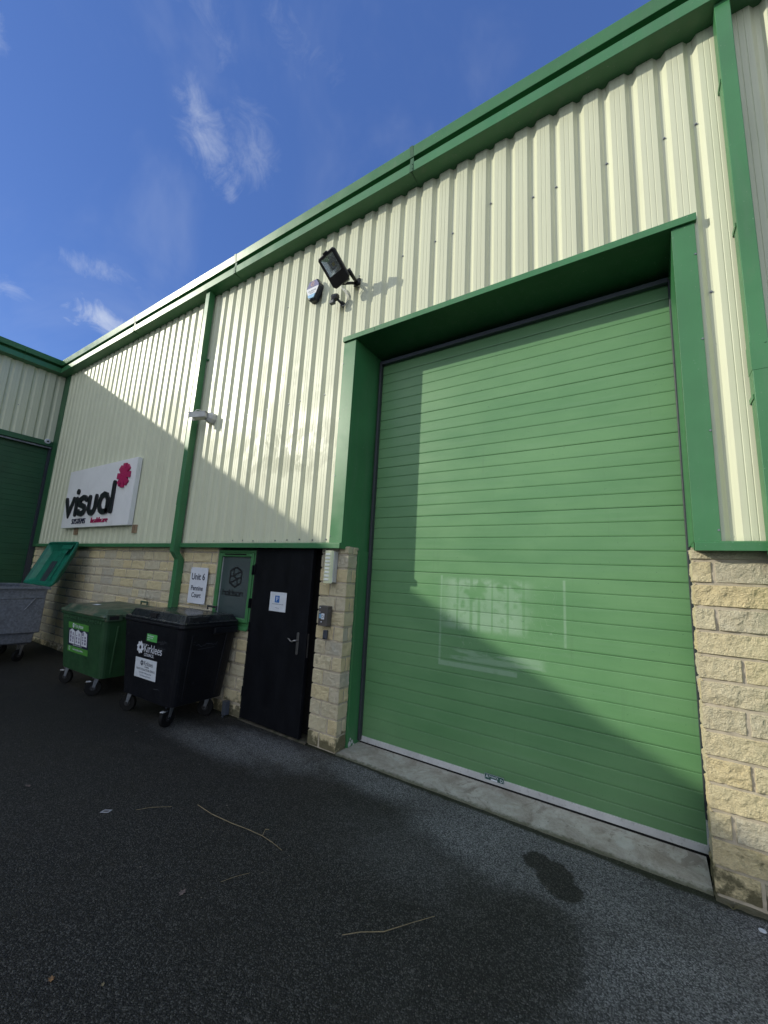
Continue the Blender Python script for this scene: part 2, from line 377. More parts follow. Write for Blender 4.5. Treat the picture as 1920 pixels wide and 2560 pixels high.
def ribbon(mb, pts, w, depth, fr, lift=0.0, capn=6):
    """thick rounded stroke along a polyline"""
    O, ex, ey, ez = fr; P = [Vector((p[0], p[1], 0)) for p in pts]; L = []; R = []
    n = len(P)
    for i in range(n):
        if i == 0: t = (P[1]-P[0]).normalized(); m = 1
        elif i == n-1: t = (P[-1]-P[-2]).normalized(); m = 1
        else:
            t0 = (P[i]-P[i-1]).normalized(); t1 = (P[i+1]-P[i]).normalized(); t = (t0+t1).normalized(); m = 1/max(.6, t.dot(t1))
        nn = Vector((-t.y, t.x, 0)); L.append(P[i]+nn*w/2*m); R.append(P[i]-nn*w/2*m)
    def cap(c, t, s):
        nn = Vector((-t.y, t.x, 0)); return [c + (nn*math.cos(a)*s + t*math.sin(a)*s)*w/2 for a in [PI*k/capn for k in range(1, capn)]]
    poly = L + cap(P[-1], (P[-1]-P[-2]).normalized(), 1) + R[::-1] + [P[0] + (Vector((-(P[1]-P[0]).normalized().y, (P[1]-P[0]).normalized().x, 0))*-math.cos(a) - (P[1]-P[0]).normalized()*math.sin(a))*w/2 for a in [PI*k/capn for k in range(1, capn)]]
    return strip_poly(mb, L, R, poly, depth, fr, lift)
def strip_poly(mb, L, R, poly, depth, fr, lift):
    O, ex, ey, ez = fr
    def w3(p, h): return O + ex*p.x + ey*p.y + ez*h
    n = len(poly)
    # front face as strips (robust for concave strokes) + caps
    k = len(L); vs = [w3(p, depth+lift) for p in poly] + [w3(p, lift) for p in poly]
    fs = []
    iL = list(range(k)); capn = (n-2*k)//2
    iR = [k+capn+(k-1-i) for i in range(k)]
    for i in range(k-1): fs.append((iL[i], iL[i+1], iR[i+1], iR[i]))
    fs.append(tuple([iL[-1]] + list(range(k, k+capn)) + [iR[-1]]))
    fs.append(tuple([iR[0]] + list(range(2*k+capn, n)) + [iL[0]]))
    for i in range(n): fs.append((i, (i+1) % n, n+(i+1) % n, n+i))
    return mb.add(vs, fs)
def arc(cx, cy, rx, ry, a0, a1, n=12):
    return [(cx+rx*math.cos(math.radians(a0+(a1-a0)*k/n)), cy+ry*math.sin(math.radians(a0+(a1-a0)*k/n))) for k in range(n+1)]

# ------------------------------------------------------------------ dimensions (metres; facade plane y=0, camera on -y)
ZF = 2.06; XC = -9.37; XR = 8.2; ZS = 6.33; PITCH = .2093; XRIB = 2.958
PXL, PXR, PZH = -.255, 3.15, 4.64       # outer edges of the door surround
YD = .448                                # shutter door face
YS = .055                                # stone face

unit = thing('warehouse_unit', 'cream clad warehouse with green trim, a tall green roller door and a stone base', 'building', (0, 0, 0))

# --- cladding -------------------------------------------------------
def rib_profile(x0, x1, ref, pitch, depth=.033):
    """list of (x, y) along the sheet; crown at y=0, valley at +depth"""
    pts = []; k0 = math.floor((x0-ref)/pitch)-1; k1 = math.ceil((x1-ref)/pitch)+1
    for k in range(k0, k1):
        a = ref + k*pitch
        pts += [(a, 0), (a+.031, depth), (a+.062, depth), (a+.093, 0)]
        for t in (1/3, 2/3):
            g = a+.093+(pitch-.093)*t
            pts += [(g-.004, 0), (g-.0015, .0022), (g+.0015, .0022), (g+.004, 0)]
    out = []
    for i in range(len(pts)-1):
        (xa, ya), (xb, yb) = pts[i], pts[i+1]
        if xb <= x0 or xa >= x1: continue
        if xa < x0: ya = ya+(yb-ya)*(x0-xa)/(xb-xa); xa = x0
        if not out: out.append((xa, ya))
        if xb > x1: yb = ya+(yb-ya)*(x1-xa)/(xb-xa); xb = x1
        out.append((xb, yb))
    return out
def sheet(mb, prof, z0, z1, fn):
    n = len(prof); vs = [fn(x, y, z0) for x, y in prof] + [fn(x, y, z1) for x, y in prof]
    mb.add(vs, [(i, i+1, n+i+1, n+i) for i in range(n-1)])
facade = lambda x, y, z: (x, y, z)
clad = MB()
sheet(clad, rib_profile(-9.06, PXL+.02, XRIB, PITCH), ZF+.055, ZS, facade)
sheet(clad, rib_profile(PXL+.02, PXR-.02, XRIB, PITCH), PZH-.03, ZS, facade)
sheet(clad, rib_profile(PXR-.02, XR, XRIB, PITCH), ZF+.055, ZS, facade)
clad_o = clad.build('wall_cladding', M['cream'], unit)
def screw_mesh():
    b = MB(); b.cyl((0, 0, 0), (0, -.003, 0), .010, 10); b.cyl((0, -.003, 0), (0, -.010, 0), .0062, 6); return b
scr = None
def screw(x, y, z):
    global scr
    if scr is None:
        scr = screw_mesh().build('fastener', M['zinc'], clad_o, bevel=0); scr.location = (x, y, z)
    else:
        o = scr.copy(); COL.objects.link(o); o.parent = clad_o; o.location = (x, y, z)
vx = lambda k: XRIB + k*PITCH + .0465
for k in range(-29, 2):
    if PXL-.03 < vx(k) < PXR-.05: continue
    if k % 2 == 0 or random.random() < .25: screw(vx(k), .032, 2.165+random.uniform(-.008, .008))
for k in (-22, -20, -19, -17, -24, -26, 1, -28): screw(vx(k), .032, 3.987+random.uniform(-.004, .004))
for k in (0, -2, -4, -5, -9, -10, -12, -15, -16, -18, -21, -23, 1, -26): screw(vx(k), .032, 5.493+random.uniform(-.006, .006))
screw(vx(-7), .029, 5.646)
for k in range(-15, 1, 2): screw(vx(k), .032, PZH+.035)

# --- stone plinth built block by block in one mesh ------------------------------
def fbm(p, s):
    return noise.fractal(Vector(p)*s, .9, 2.1, 4)
def stone_patch(mb, O, U, V, Nn, w, h, res, tint, seed, open_l=False, open_r=False, depth=.016):
    """one split faced block face: rough front, edges falling back to the joint"""
    nu = max(4, int(w/res)); nv = max(4, int(h/res)); vs = []
    amp = random.uniform(.006, .011); tilt = random.uniform(-.004, .004); tilt2 = random.uniform(-.004, .004)
    bev = .009
    for j in range(nv+1):
        for i in range(nu+1):
            a = w*i/nu; b = h*j/nv
            dl = a if not open_l else 9; dr = w-a if not open_r else 9
            e = min(dl, dr, b, h-b); t = min(1, max(0, e/bev)); f = t*t*(3-2*t)
            ho = min(1, min(a if open_l else 9, (w-a) if open_r else 9)/.03)
            rough = fbm((a+seed*3.1, b+seed*1.7, seed), 16)*amp + fbm((a+seed*5, b, seed*2), 42)*.0030
            d = -depth*(1-f) + f*ho*(rough + tilt*(2*a/w-1) + tilt2*(2*b/h-1))
            jit = 0.004*fbm((a*1.0+seed, b*1.0, 3.3), 20)*(1 if 0 < i < nu else 0)
            vs.append(O + U*(a+jit) + V*b + Nn*d)
    fs = [(j*(nu+1)+i, j*(nu+1)+i+1, (j+1)*(nu+1)+i+1, (j+1)*(nu+1)+i) for j in range(nv) for i in range(nu)]
    mb.add(vs, fs); mb.tint += [tint]*len(vs)
stone = MB(); stone.tint = []
EX, EZ, NF = Vector((1, 0, 0)), Vector((0, 0, 1)), Vector((0, -1, 0))
CH = .156; J = .010; seedc = [0]
def course_list():
    zs = []; z = 2.0
    zs.append((2.0+J/2, ZF+.03))
    while z > -.2:
        zs.append((z-CH+J/2, z-J/2)); z -= CH
    return zs
def tint():
    r = random.random(); return min(1, max(0, r*.9 + random.uniform(0, .1)))
def wall_run(x0, x1, res, open_l=False, open_r=False, avoid=None, lens=None, z_hi=9, z_lo=-9):
    for ci, (za, zb) in enumerate(course_list()):
        if zb > z_hi+.04 or za < z_lo-.04: continue
        x = x0; first = True
        while x < x1-.02:
            L = random.choice((.225, .30, .45, .45, .45)) if lens is None else random.choice(lens)
            if first and ci % 2: L *= .5
            xe = min(x+L, x1)
            if x1-xe < .11: xe = x1
            seedc[0] += 1
            stone_patch(stone, Vector((x+(0 if (first and open_l) else J/2), YS, za)), EX, EZ, NF, xe-x-(0 if (first and open_l) else J/2)-(0 if (xe == x1 and open_r) else J/2), zb-za, res, tint(), seedc[0], first and open_l, xe == x1 and open_r)
            x = xe; first = False
WX0, WX1, WZ0, WZ1 = -2.34, -1.54, 1.045, 2.035   # window opening
pieces = []
def fresh():
    global stone
    stone = MB(); stone.tint = []; pieces.append(stone)
fresh(); wall_run(-9.47, WX0-.01, .016)
wall_run(WX0-.01, -1.535, .020, open_r=True, z_hi=WZ0-.02)
fresh(); wall_run(-.405, -.02, .0095, open_l=True, open_r=True, lens=(.25, .30))
fresh(); wall_run(2.985, 4.4, .0085, open_l=True, lens=(.225, .45, .45))
# returns of the two piers into the door opening
for ci, (za, zb) in enumerate(course_list()):
    for pi, (X, NN, U, O0, dpt, res) in enumerate(((-.02, Vector((1, 0, 0)), Vector((0, 1, 0)), YS, .168, .012), (2.985, Vector((-1, 0, 0)), Vector((0, 1, 0)), YS, .20, .012))):
        stone = pieces[1+pi]
        cut = dpt if ci % 2 else dpt*.5
        y = O0; first = True
        while y < O0+dpt-.01:
            ye = min(y+cut, O0+dpt); seedc[0] += 1
            stone_patch(stone, Vector((X, y+(0 if first else J/2), za)), U, EZ, NN, ye-y-(0 if first else J/2), zb-za, res, tint(), seedc[0], first, False)
            y = ye; first = False
for pc, lab, boxes in zip(pieces, ('stone_plinth', 'stone_pier', 'stone_pier'), (((-9.47, WX0, ZF+.03), (WX0, -1.545, WZ0-.03)), ((-.395, -.03, ZF+.03),), ((2.995, 4.4, ZF+.03),))):
    st_o = pc.build(lab, M['stone'], unit)
    mort = MB()
    for a, b, z1 in boxes: mort.box(a, b, YS+.0095, YS+.19, -.3, z1)
    mort.build('mortar_bed', M['mortar'], st_o)

# --- flashing along the foot of the cladding --------------------------------------
def flash_piece(mb, x0, x1):
    poly = [(-.045, ZF), (-.045, ZF+.058), (-.03, ZF+.064), (.05, ZF+.064), (.05, ZF+.004), (-.041, ZF)]
    poly = [(-.045, ZF), (-.045, ZF+.056), (-.012, ZF+.068), (.20, ZF+.068), (.20, ZF+.010), (.05, ZF+.010)]
    mb.prism(poly, x0, x1, lambda p, q, t: (t, p, q))
for a, b in ((-9.06, -4.2), (-4.197, -.078), (3.0, XR)):
    fl = MB(); flash_piece(fl, a, b); fl.build('drip_flashing', M['green'], unit, bevel=.002)

# --- eaves gutter: stepped face with a deep shadow gap ---------------------------------
GUT = [(-.175, 6.34), (-.180, 6.456), (-.06, 6.462), (-.06, 6.528), (-.178, 6.534), (-.203, 6.650), (-.185, 6.656), (.10, 6.656), (.10, 6.318)]
g = MB(); jx = [-9.25, -5.62, -2.47, .68, 3.9, XR]
for a, b in zip(jx, jx[1:]): g.prism(GUT, a+.002, b-.002, lambda p, q, t: (t, p, q))
gut = g.build('eaves_gutter', M['green'], unit, bevel=.004)
for x in jx[1:-1]:
    s = MB(); s.box(x-.022, x+.022, -.1835, -.170, 6.335, 6.457)
    s.add([(x-.022, -.1795, 6.532), (x+.022, -.1795, 6.532), (x+.022, -.2075, 6.654), (x-.022, -.2075, 6.654), (x-.022, -.170, 6.532), (x+.022, -.170, 6.532), (x+.022, -.19, 6.654), (x-.022, -.19, 6.654)], [(0, 1, 2, 3), (4, 7, 6, 5), (0, 3, 7, 4), (1, 5, 6, 2), (2, 6, 7, 3), (0, 4, 5, 1)])
    for zz in (6.37, 6.42): s.cyl((x+.012, -.184, zz), (x+.012, -.189, zz), .005, 8)
    s.box(x-.004, x+.006, -.172, .0, 6.328, 6.342); s.box(x-.022, x+.022, -.172, -.150, 6.45, 6.54)
    s.build('joint_strip', M['dgreen'], gut)
r = MB(); r.prism([(-.06, 6.66), (.0, 6.70), (14, 9.1), (14, 8.9), (.1, 6.66)], -9.3, XR, lambda p, q, t: (t, p, q))
r.build('roof', M['rooftile'], unit)
core = MB(); core.box(-9.6, XR, .60, 14, -.3, 6.5)     # body of the building behind its skin
core.build('inner_wall', M['dgreen'], unit)
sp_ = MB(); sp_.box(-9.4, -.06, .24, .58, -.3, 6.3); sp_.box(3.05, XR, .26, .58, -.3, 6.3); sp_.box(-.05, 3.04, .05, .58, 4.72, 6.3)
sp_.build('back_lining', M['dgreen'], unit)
# trim strip covering the inside corner
ct = MB(); ct.box(-9.36, -9.045, -.012, .02, ZF+.0, 6.33); ct.build('corner_trim', M['dgreen'], unit, bevel=.003)

# --- downpipes --------------------------------------------------------
def downpipe(x0, x1, foot, bracket_z, lab):
    w = x1-x0; yf, yb = -.130, -.028
    rings = [[(x0, yf, z), (x1, yf, z), (x1, yb, z), (x0, yb, z)] for z in (6.34, 1.99)]
    s = .080; dx = .012
    rings += [[(x0+dx, yf+s, z), (x1+dx, yf+s, z), (x1+dx, yb+s, z), (x0+dx, yb+s, z)] for z in (1.88, foot)]
    b = MB(); b.loft(rings); p = b.build('downpipe', M['green'], unit, bevel=.004, label=lab)
    for z in bracket_z:
        c = MB(); sd = x1 if x0 < 0 else x0; sg_ = 1 if x0 < 0 else -1
        xa, xb = sorted((sd+sg_*.001, sd+sg_*.006)); c.box(xa, xb, -.105, -.002, z, z+.035)
        xa, xb = sorted((sd+sg_*.002, sd+sg_*.030))
        if x0 < 0: c.box(xa, xb, -.010, -.002, z, z+.035)
        (c.cyl((sd+sg_*.018, -.010, z+.018), (sd+sg_*.018, -.03, z+.018), .016, 10) if x0 < 0 else None)
        c.build('pipe_bracket', M['green'], p, bevel=.002)
    for z in ((2.70,) if x0 < 0 else (3.24,)):
        c = MB(); c.box(x0-.002, x1+.002, yf-.002, yb+.002, z, z+.20); c.cyl((x1-.02, yf-.002, z+.18), (x1-.02, yf-.006, z+.18), .005, 8); c.build('pipe_collar', M['green'], p, bevel=.001)
downpipe(-3.27, -3.165, .0, (5.12,), 'square green downpipe beside the stone wall')
downpipe(3.36, 3.455, .0, (5.62, 4.35, 3.05), 'square green downpipe right of the roller door')

# --- shutter door surround ----------------------------------------------------
sur = MB()
sur.box(PXL, -.075, -.016, .0, ZF+.002, PZH-.045)                               # left jamb face
sur.build('jamb_trim', M['green'], unit, bevel=.002)
sur = MB(); sur.box(3.0, PXR-.004, -.016, .0, ZF+.062, PZH-.045); sur.box(3.0, 3.3, -.042, -.0, ZF+.001, ZF+.060)
sur.build('jamb_trim', M['green'], unit, bevel=.002)
for zz in (2.2, 2.9, 3.6, 4.3):
    for xx in (PXL+.008, PXR-.014):
        c = MB(); c.cyl((xx, -.016, zz), (xx, -.021, zz), .007, 8); c.build('rivet', M['zinc'], unit)
h = MB(); h.box(PXL-.006, .2, -.038, .0, PZH-.063, PZH); h.box(.203, PXR+.008, -.038, .0, PZH-.063, PZH); h.build('head_trim', M['green'], unit, bevel=.003)
rv = MB()
rv.add([(-.075, -.015, ZF), (-.004, YD+.12, ZF), (-.004, YD+.12, 4.58), (-.075, -.015, 4.58), (-.11, -.014, ZF), (-.11, YD+.12, ZF), (-.11, YD+.12, 4.58), (-.11, -.014, 4.58)], [(0, 1, 2, 3), (4, 7, 6, 5), (0, 4, 5, 1), (3, 2, 6, 7), (0, 3, 7, 4), (1, 5, 6, 2)])
rv.box(-.05, .004, .224, YD+.12, -.05, ZF-.002)
rv.build('jamb_reveal', M['green'], unit)
for (yy, zz, q) in ((.262, .015, .030), (.305, .03, .022), (.27, .062, .014), (.335, -.01, .02)):
    b = MB(); P = [(yy+q*random.uniform(.6, 1.1)*math.cos(2*PI*k/9), zz+q*1.2*random.uniform(.6, 1.1)*math.sin(2*PI*k/9)) for k in range(9)]
    b.prism(P, .0042, .0052, lambda p, q_, t: (t, p, q_)); b.build('bare_patch', M['alu'], unit)
rv = MB(); rv.box(3.0, 3.06, -.014, YD+.12, ZF+.062, 4.58); rv.box(3.012, 3.08, .255, YD+.12, -.05, ZF+.06)
rv.build('jamb_reveal', M['green'], unit)
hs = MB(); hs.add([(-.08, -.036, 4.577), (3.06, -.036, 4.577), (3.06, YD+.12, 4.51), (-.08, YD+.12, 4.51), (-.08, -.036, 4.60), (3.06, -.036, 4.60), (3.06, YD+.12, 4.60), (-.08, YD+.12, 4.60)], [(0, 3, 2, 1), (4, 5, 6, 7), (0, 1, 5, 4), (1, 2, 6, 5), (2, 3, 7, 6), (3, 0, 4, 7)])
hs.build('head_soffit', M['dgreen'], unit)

# --- sectional shutter door -----------------------------------------------------
dz0, step = .142, .1222
prof = [(.055, 0)]
for k in range(0, 37):
    z = dz0 + k*step
    if z > 4.46: break
    heavy = (k % 5 == 4)
    dd = .008 if heavy else .0045; hw = .0030 if heavy else .0022
    prof += [(z-hw-.004, -.0015), (z-hw, 0), (z-hw*.3, dd), (z+hw*.3, dd), (z+hw, 0.0), (z+hw+.010, -.0018)]
prof.append((4.50, 0))
d = MB(); n = len(prof)
d.add([(x, YD+y, z) for x in (.0, 3.02) for z, y in prof], [(i, i+1, n+i+1, n+i) for i in range(n-1)])
door = d.build('shutter_door', M['door'], unit)
b = MB(); b.box(.012, 3.0, YD-.012, YD+.03, .004, .058); b.build('bottom_rail', M['alu'], door, bevel=.003)
b = MB(); b.box(.012, 3.0, YD-.016, YD+.03, -.016, .003); b.build('rubber_seal', M['rubber'], door, bevel=.004)
b = MB(); b.box(.008, .036, YD-.055, YD-.006, .02, 4.47); b.build('guide_rail', M['track'], door, bevel=.003)
b = MB(); b.box(2.988, 3.014, YD-.05, YD-.006, .235, 4.45); b.build('guide_rail', M['track'], door, bevel=.003)
b = MB(); b.box(2.990, 3.006, YD-.030, YD-.006, .06, .232); b.build('guide_channel', M['alu'], door, bevel=.002)
b = MB(); b.box(.03, 2.99, YD-.05, YD-.003, 4.425, 4.47); b.build('header_rail', M['slate'], door, bevel=.003)
bd = MB(); bd.box(1.410, 1.586, YD-.016, YD-.012, .030, .080); bdo = bd.build('maker_plate', M['badge'], door, bevel=.001)
t = MB(); F = frame(1.420, YD-.0165, .045)
place_text(t, 'A', .040, F, align='LEFT'); F = frame(1.449, YD-.0165, .056); place_text(t, 'DVANCE', .021, F, align='LEFT', sx=1.02); F = frame(1.549, YD-.0165, .040); place_text(t, 'D', .036, F, align='LEFT')
t.box(1.468, 1.526, YD-.0172, YD-.0165, .034, .046)
for (a, b_, c, e) in ((1.412, 1.584, .0775, .079), (1.412, 1.584, .0312, .0325), (1.4115, 1.413, .0335, .077), (1.583, 1.5845, .0335, .077)): t.box(a, b_, YD-.0170, YD-.0163, c, e)
t.build('plate_lettering', M['binlabel'], bdo)
lt = MB(); lt.box(1.35, 1.72, YD-.10, YD-.085, 4.500, 4.515); lt.build('daylight_slit', M['alu'], unit) if False else None

# --- entrance door, slightly ajar ----------------------------------------------------
ed = MB(); ang = math.radians(-1.5); hm = Matrix.Translation((-1.515, .052, 0)) @ Matrix.Rotation(ang, 4, 'Z')
ed.box(0, 1.005, 0, .048, .0, 2.052, hm)
edo = ed.build('entrance_door', M['blackdoor'], unit, bevel=.003)
rc = MB(); rc.box(-1.53, -.40, .20, .235, -.05, ZF+.05); rc.box(-1.545, -1.520, .06, .22, -.02, ZF+.04); rc.box(-.45, -.405, .13, .22, -.02, ZF+.04)
rc.build('door_frame', M['void'], edo)
pl = MB(); pl.loft([[hm @ Vector(p) for p in [(.872+.018*math.cos(a), y, (1.085 if math.sin(a) > 0 else .875)+.018*math.sin(a)) for a in [2*PI*k/16 for k in range(16)]]] for y in (-.001, -.008)])
plo = pl.build('handle_plate', M['steel'], edo, bevel=.002)
lv = MB(); lv.tube([hm @ Vector(p) for p in ((.872, -.006, 1.015), (.872, -.040, 1.015), (.855, -.046, 1.013), (.825, -.046, .998), (.800, -.046, 1.002), (.772, -.046, 1.022), (.750, -.044, 1.026))], [.010, .010, .010, .008, .007, .007, .006], 8)
lv.build('door_lever', M['steel'], plo, smooth=True)
fp = MB(); fp.box(1.0055, 1.008, .016, .036, .84, 1.10, hm); fp.build('lock_strip', M['steel'], edo)
for zz in (.25, 1.02, 1.75):
    hg = MB(); hg.cyl((-1.520, .045, zz), (-1.520, .045, zz+.11), .010, 10); hg.build('hinge', M['blackdoor'], edo)
nz = thing('door_notice', 'white laminated parking notice with a blue P stuck on the black door', 'notice', (-1.05, .03, 1.30))
def dpt(x, z, y): return hm @ Vector((x+1.515, y, z))
ang_v = (hm.to_3x3() @ Vector((1, 0, 0)))
nrm_v = hm.to_3x3() @ Vector((0, -1, 0))
def dframe(x, z, y): return (dpt(x, z, y), ang_v, Vector((0, 0, 1)), nrm_v)
b = MB(); b.box(.335, .625, -.0045, -.0015, 1.300, 1.528, hm); b.build('notice_sheet', M['paper'], nz, nz, bevel=.001)
b = MB(); b.box(.428, .508, -.0062, -.0048, 1.405, 1.487, hm); b.build('blue_panel', M['blue'], nz, nz, bevel=.006)
b = MB(); place_text(b, 'P', .082, dframe(-1.047, 1.418, -.0068)); b.build('printed_letter', M['binlabel'], nz, nz)
b = MB(); place_text(b, 'Private parking for visitors only', .0155, dframe(-1.035, 1.383, -.005)); place_text(b, 'only', .013, dframe(-1.035, 1.366, -.005)) if False else None
place_text(b, 'Thank you', .016, dframe(-1.035, 1.338, -.005)); b.build('printed_lines', M['greytext'], nz, nz)

# --- window -----------------------------------------------------------------------
yw = .075
wf = MB()
def frame_bars(mb, x0, x1, z0, z1, w, y0, y1):
    mb.box(x0, x0+w, y0, y1, z0, z1); mb.box(x1-w, x1, y0, y1, z0, z1); mb.box(x0+w, x1-w, y0, y1, z1-w, z1); mb.box(x0+w, x1-w, y0, y1, z0, z0+w)
wf.box(WX0, WX0+.035, yw-.012, yw+.06, WZ0, WZ1); wf.box(WX1-.035, WX1, yw-.012, yw+.06, WZ0, WZ1)
wf.box(WX0+.035, WX1-.035, yw-.012, yw+.06, WZ1-.035, WZ1); wf.box(WX0+.035, WX1-.035, yw-.012, yw+.06, WZ0, WZ0+.05)
wo = wf.build('window', M['winframe'], unit, bevel=.004)
sf = MB(); frame_bars(sf, WX0+.038, WX1-.038, WZ0+.054, WZ1-.038, .052, yw-.028, yw+.05); sf.build('sash', M['winframe'], wo, bevel=.010, seg=3)
pn = MB(); pn.box(WX0+.085, WX1-.085, yw+.012, yw+.022, WZ0+.10, WZ1-.085); pno = pn.build('pane', M['glass'], wo)
bd = MB(); bd.box(WX0+.088, WX0+.096, yw+.0, yw+.011, WZ0+.107, WZ1-.093); bd.build('glazing_bead', M['alu'], wo)
tv = MB(); tv.box(-2.17, -1.72, yw-.034, yw-.0285, 1.968, 1.986); tv.build('trickle_vent', M['rubber'], wo, bevel=.003)
si = MB(); si.prism([(yw-.02, 1.058), (.015, 1.046), (.012, 1.012), (.02, 1.012), (.024, 1.030), (yw-.02, 1.036)], -2.40, -1.525, lambda p, q, t: (t, p, q)); si.build('sill', M['winframe'], wo, bevel=.002)
for zz in (1.30, 1.72):
    wh = MB(); wh.box(-1.548, -1.536, .018, .060, zz, zz+.12); wh.build('window_hinge', M['blackp'], wo)
dc = MB(); FW = frame(-1.944, yw+.0115, 0)
hexp = [(0, 1.806), (.118, 1.752), (.118, 1.597), (0, 1.540), (-.118, 1.597), (-.118, 1.752), (0, 1.806)]
def seg(mb, a, b, w=.020, l=0.0): ribbon(mb, [a, b], w, .0006, FW, l, 2)
ll = 0
for i in range(6): seg(dc, hexp[i], hexp[i+1], .026, ll*.0001); ll += 1
for a, b in (((-.112, 1.675), (-.05, 1.69)), ((-.05, 1.69), (.03, 1.648)), ((-.045, 1.77), (-.05, 1.69)), ((-.05, 1.69), (.05, 1.728)), ((.03, 1.648), (.112, 1.672)), ((.03, 1.648), (.045, 1.58)), ((-.05, 1.612), (.03, 1.648)), ((.05, 1.728), (.10, 1.75)), ((-.05, 1.612), (-.10, 1.60))):
    seg(dc, a, b, .022, ll*.0001); ll += 1
# squared lower-case wordmark
def rr(x, z, w, h, r=.008): return [(x+r, z), (x+w-r, z), (x+w, z+r), (x+w, z+h-r), (x+w-r, z+h), (x+r, z+h), (x, z+h-r), (x, z+r), (x+r, z)]
zb, xh, lw = 1.428, .046, .050
gx = -.238
def sr(p):
    global ll
    ribbon(dc, p, .0150, .0006, FW, ll*.0001, 3); ll += 1
sr([(gx, zb), (gx, zb+.072)]); sr([(gx, zb+xh), (gx+lw-.008, zb+xh), (gx+lw, zb+xh-.008), (gx+lw, zb)])
sr(rr(gx+.068, zb, lw, xh)); sr([(gx+.138, zb), (gx+.138, zb+.072)]); sr(rr(gx+.158, zb, lw, xh)); sr([(gx+.208, zb), (gx+.208, zb+.072)])
sr([(gx+.276, zb+xh), (gx+.236, zb+xh), (gx+.228, zb+xh-.006), (gx+.228, zb+.026), (gx+.236, zb+.0225), (gx+.270, zb+.0225), (gx+.276, zb+.018), (gx+.276, zb+.006), (gx+.270, zb), (gx+.228, zb)])
sr(rr(gx+.296, zb, lw, xh)); sr([(gx+.366, zb), (gx+.366, zb+xh)]); sr([(gx+.366, zb+xh), (gx+.366+lw-.008, zb+xh), (gx+.366+lw, zb+xh-.008), (gx+.366+lw, zb)])
dc.build('window_decal', M['black_letter'], pno)
dc = MB(); place_text(dc, 'DRIVE', .05, frame(-2.15, yw+.0105, 1.80)) if False else None

# ------------------------------------------------------------------ the wing on the left
wing = thing('warehouse_wing', 'shaded cream and green wing standing at right angles on the left', 'building', (XC, -3, 0))
wfn = lambda t, d, z: (XC-d, t, z)
w = MB(); sheet(w, [(a, b) for a, b in rib_profile(-26, -.012, -.2, .215)], 4.62, ZS, wfn); sheet(w, rib_profile(-26, -5.2, -.2, .215), 2.1, 4.62, wfn)
wc = w.build('wall_cladding', M['cream'], wing, wing)
for yy in (-.55, -.77, -1.2, -1.63):
    c = MB(); c.cyl((XC-.028, yy, 5.3), (XC-.016, yy, 5.3), .011, 8); c.build('fastener', M['zinc'], wc, wing)
w = MB()
for a, b in ((-26, -13.2), (-13.197, -7.0), (-6.997, -.9), (-.897, .02)): w.prism([(p, q-.003) for p, q in GUT], a, b, lambda p, q, t: (XC-p, t, q))
w.build('eaves_gutter', M['green'], wing, wing, bevel=.004)
w = MB(); w.box(XC-.03, XC+.03, -26, -.015, 4.50, 4.622); w.build('head_flashing', M['dgreen'], wing, wing, bevel=.004)
w = MB(); w.box(XC-.04, XC+.0, -4.9, -.02, 4.45, 4.485); w.build('head_rail', M['galv'], wing, wing)
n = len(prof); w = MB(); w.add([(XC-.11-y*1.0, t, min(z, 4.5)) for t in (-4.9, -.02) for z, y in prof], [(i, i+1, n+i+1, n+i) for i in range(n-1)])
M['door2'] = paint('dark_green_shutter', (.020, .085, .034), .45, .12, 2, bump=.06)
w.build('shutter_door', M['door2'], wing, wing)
w = MB(); w.box(XC-.10, XC-.03, -.05, .05, -.1, 4.50); w.build('guide_rail', M['track'], wing, wing)
w = MB(); w.box(XC-.10, XC-.005, .052, .2, -.1, 6.3); w.build('door_jamb', M['dgreen'], wing, wing)
w = MB(); w.box(XC-.1, XC, -5.2, -4.9, -.1, 4.5); w.build('door_jamb', M['dgreen'], wing, wing)
w = MB(); w.box(XC-.2, XC-.03, -26, -5.2, -.3, 2.1); w.build('stone_plinth', M['mortar'], wing, wing)
w = MB(); w.prism([(XC+.10, 6.66), (XC-12, 8.8), (XC-12, -.3), (XC-.25, -.3), (XC-.25, 6.6)], -26, .3, lambda p, q, t: (p, t, q)); w.build('roof', M['rooftile'], wing, wing)
dcam = thing('dome_camera', 'small white dome camera on the dark green trim of the shaded wing', 'camera', (XC+.03, -.13, 4.63))
b = MB(); b.cyl((XC+.03, -.13, 4.61), (XC+.07, -.13, 4.60), .062, 20, .058); b.build('camera_base', M['binlabel'], dcam, dcam, bevel=.006)
b = MB(); b.loft([[(XC+.07+.02*math.sin(a), -.13+.022*math.cos(a)*math.cos(k*PI/8), 4.60+.022*math.cos(a)*math.sin(k*PI/8)) for k in range(16)] for a in (0, .4, .8, 1.2, 1.5)]); b.build('camera_eye', M['black_letter'], dcam, dcam, smooth=True)

# ------------------------------------------------------------------ ground
gz = lambda x, y: -.030 - .011*max(-9, min(5, x))*(1 if x > 0 else .6) - .0
gm = MB()
def gx_list():
    return [-300, -80, -30] + [-12+.5*i for i in range(0, 41)] + [15, 30, 80, 300]
ys = [-300, -80, -30, -12, -8, -5] + [-4+.25*i for i in range(0, 16)] + [0, .2, .6]
xs = gx_list()
for y in ys:
    for x in xs: gm.v.append((x, y, gz(x, y)))
nx = len(xs); gm.f = [(j*nx+i, j*nx+i+1, (j+1)*nx+i+1, (j+1)*nx+i) for j in range(len(ys)-1) for i in range(nx-1)]
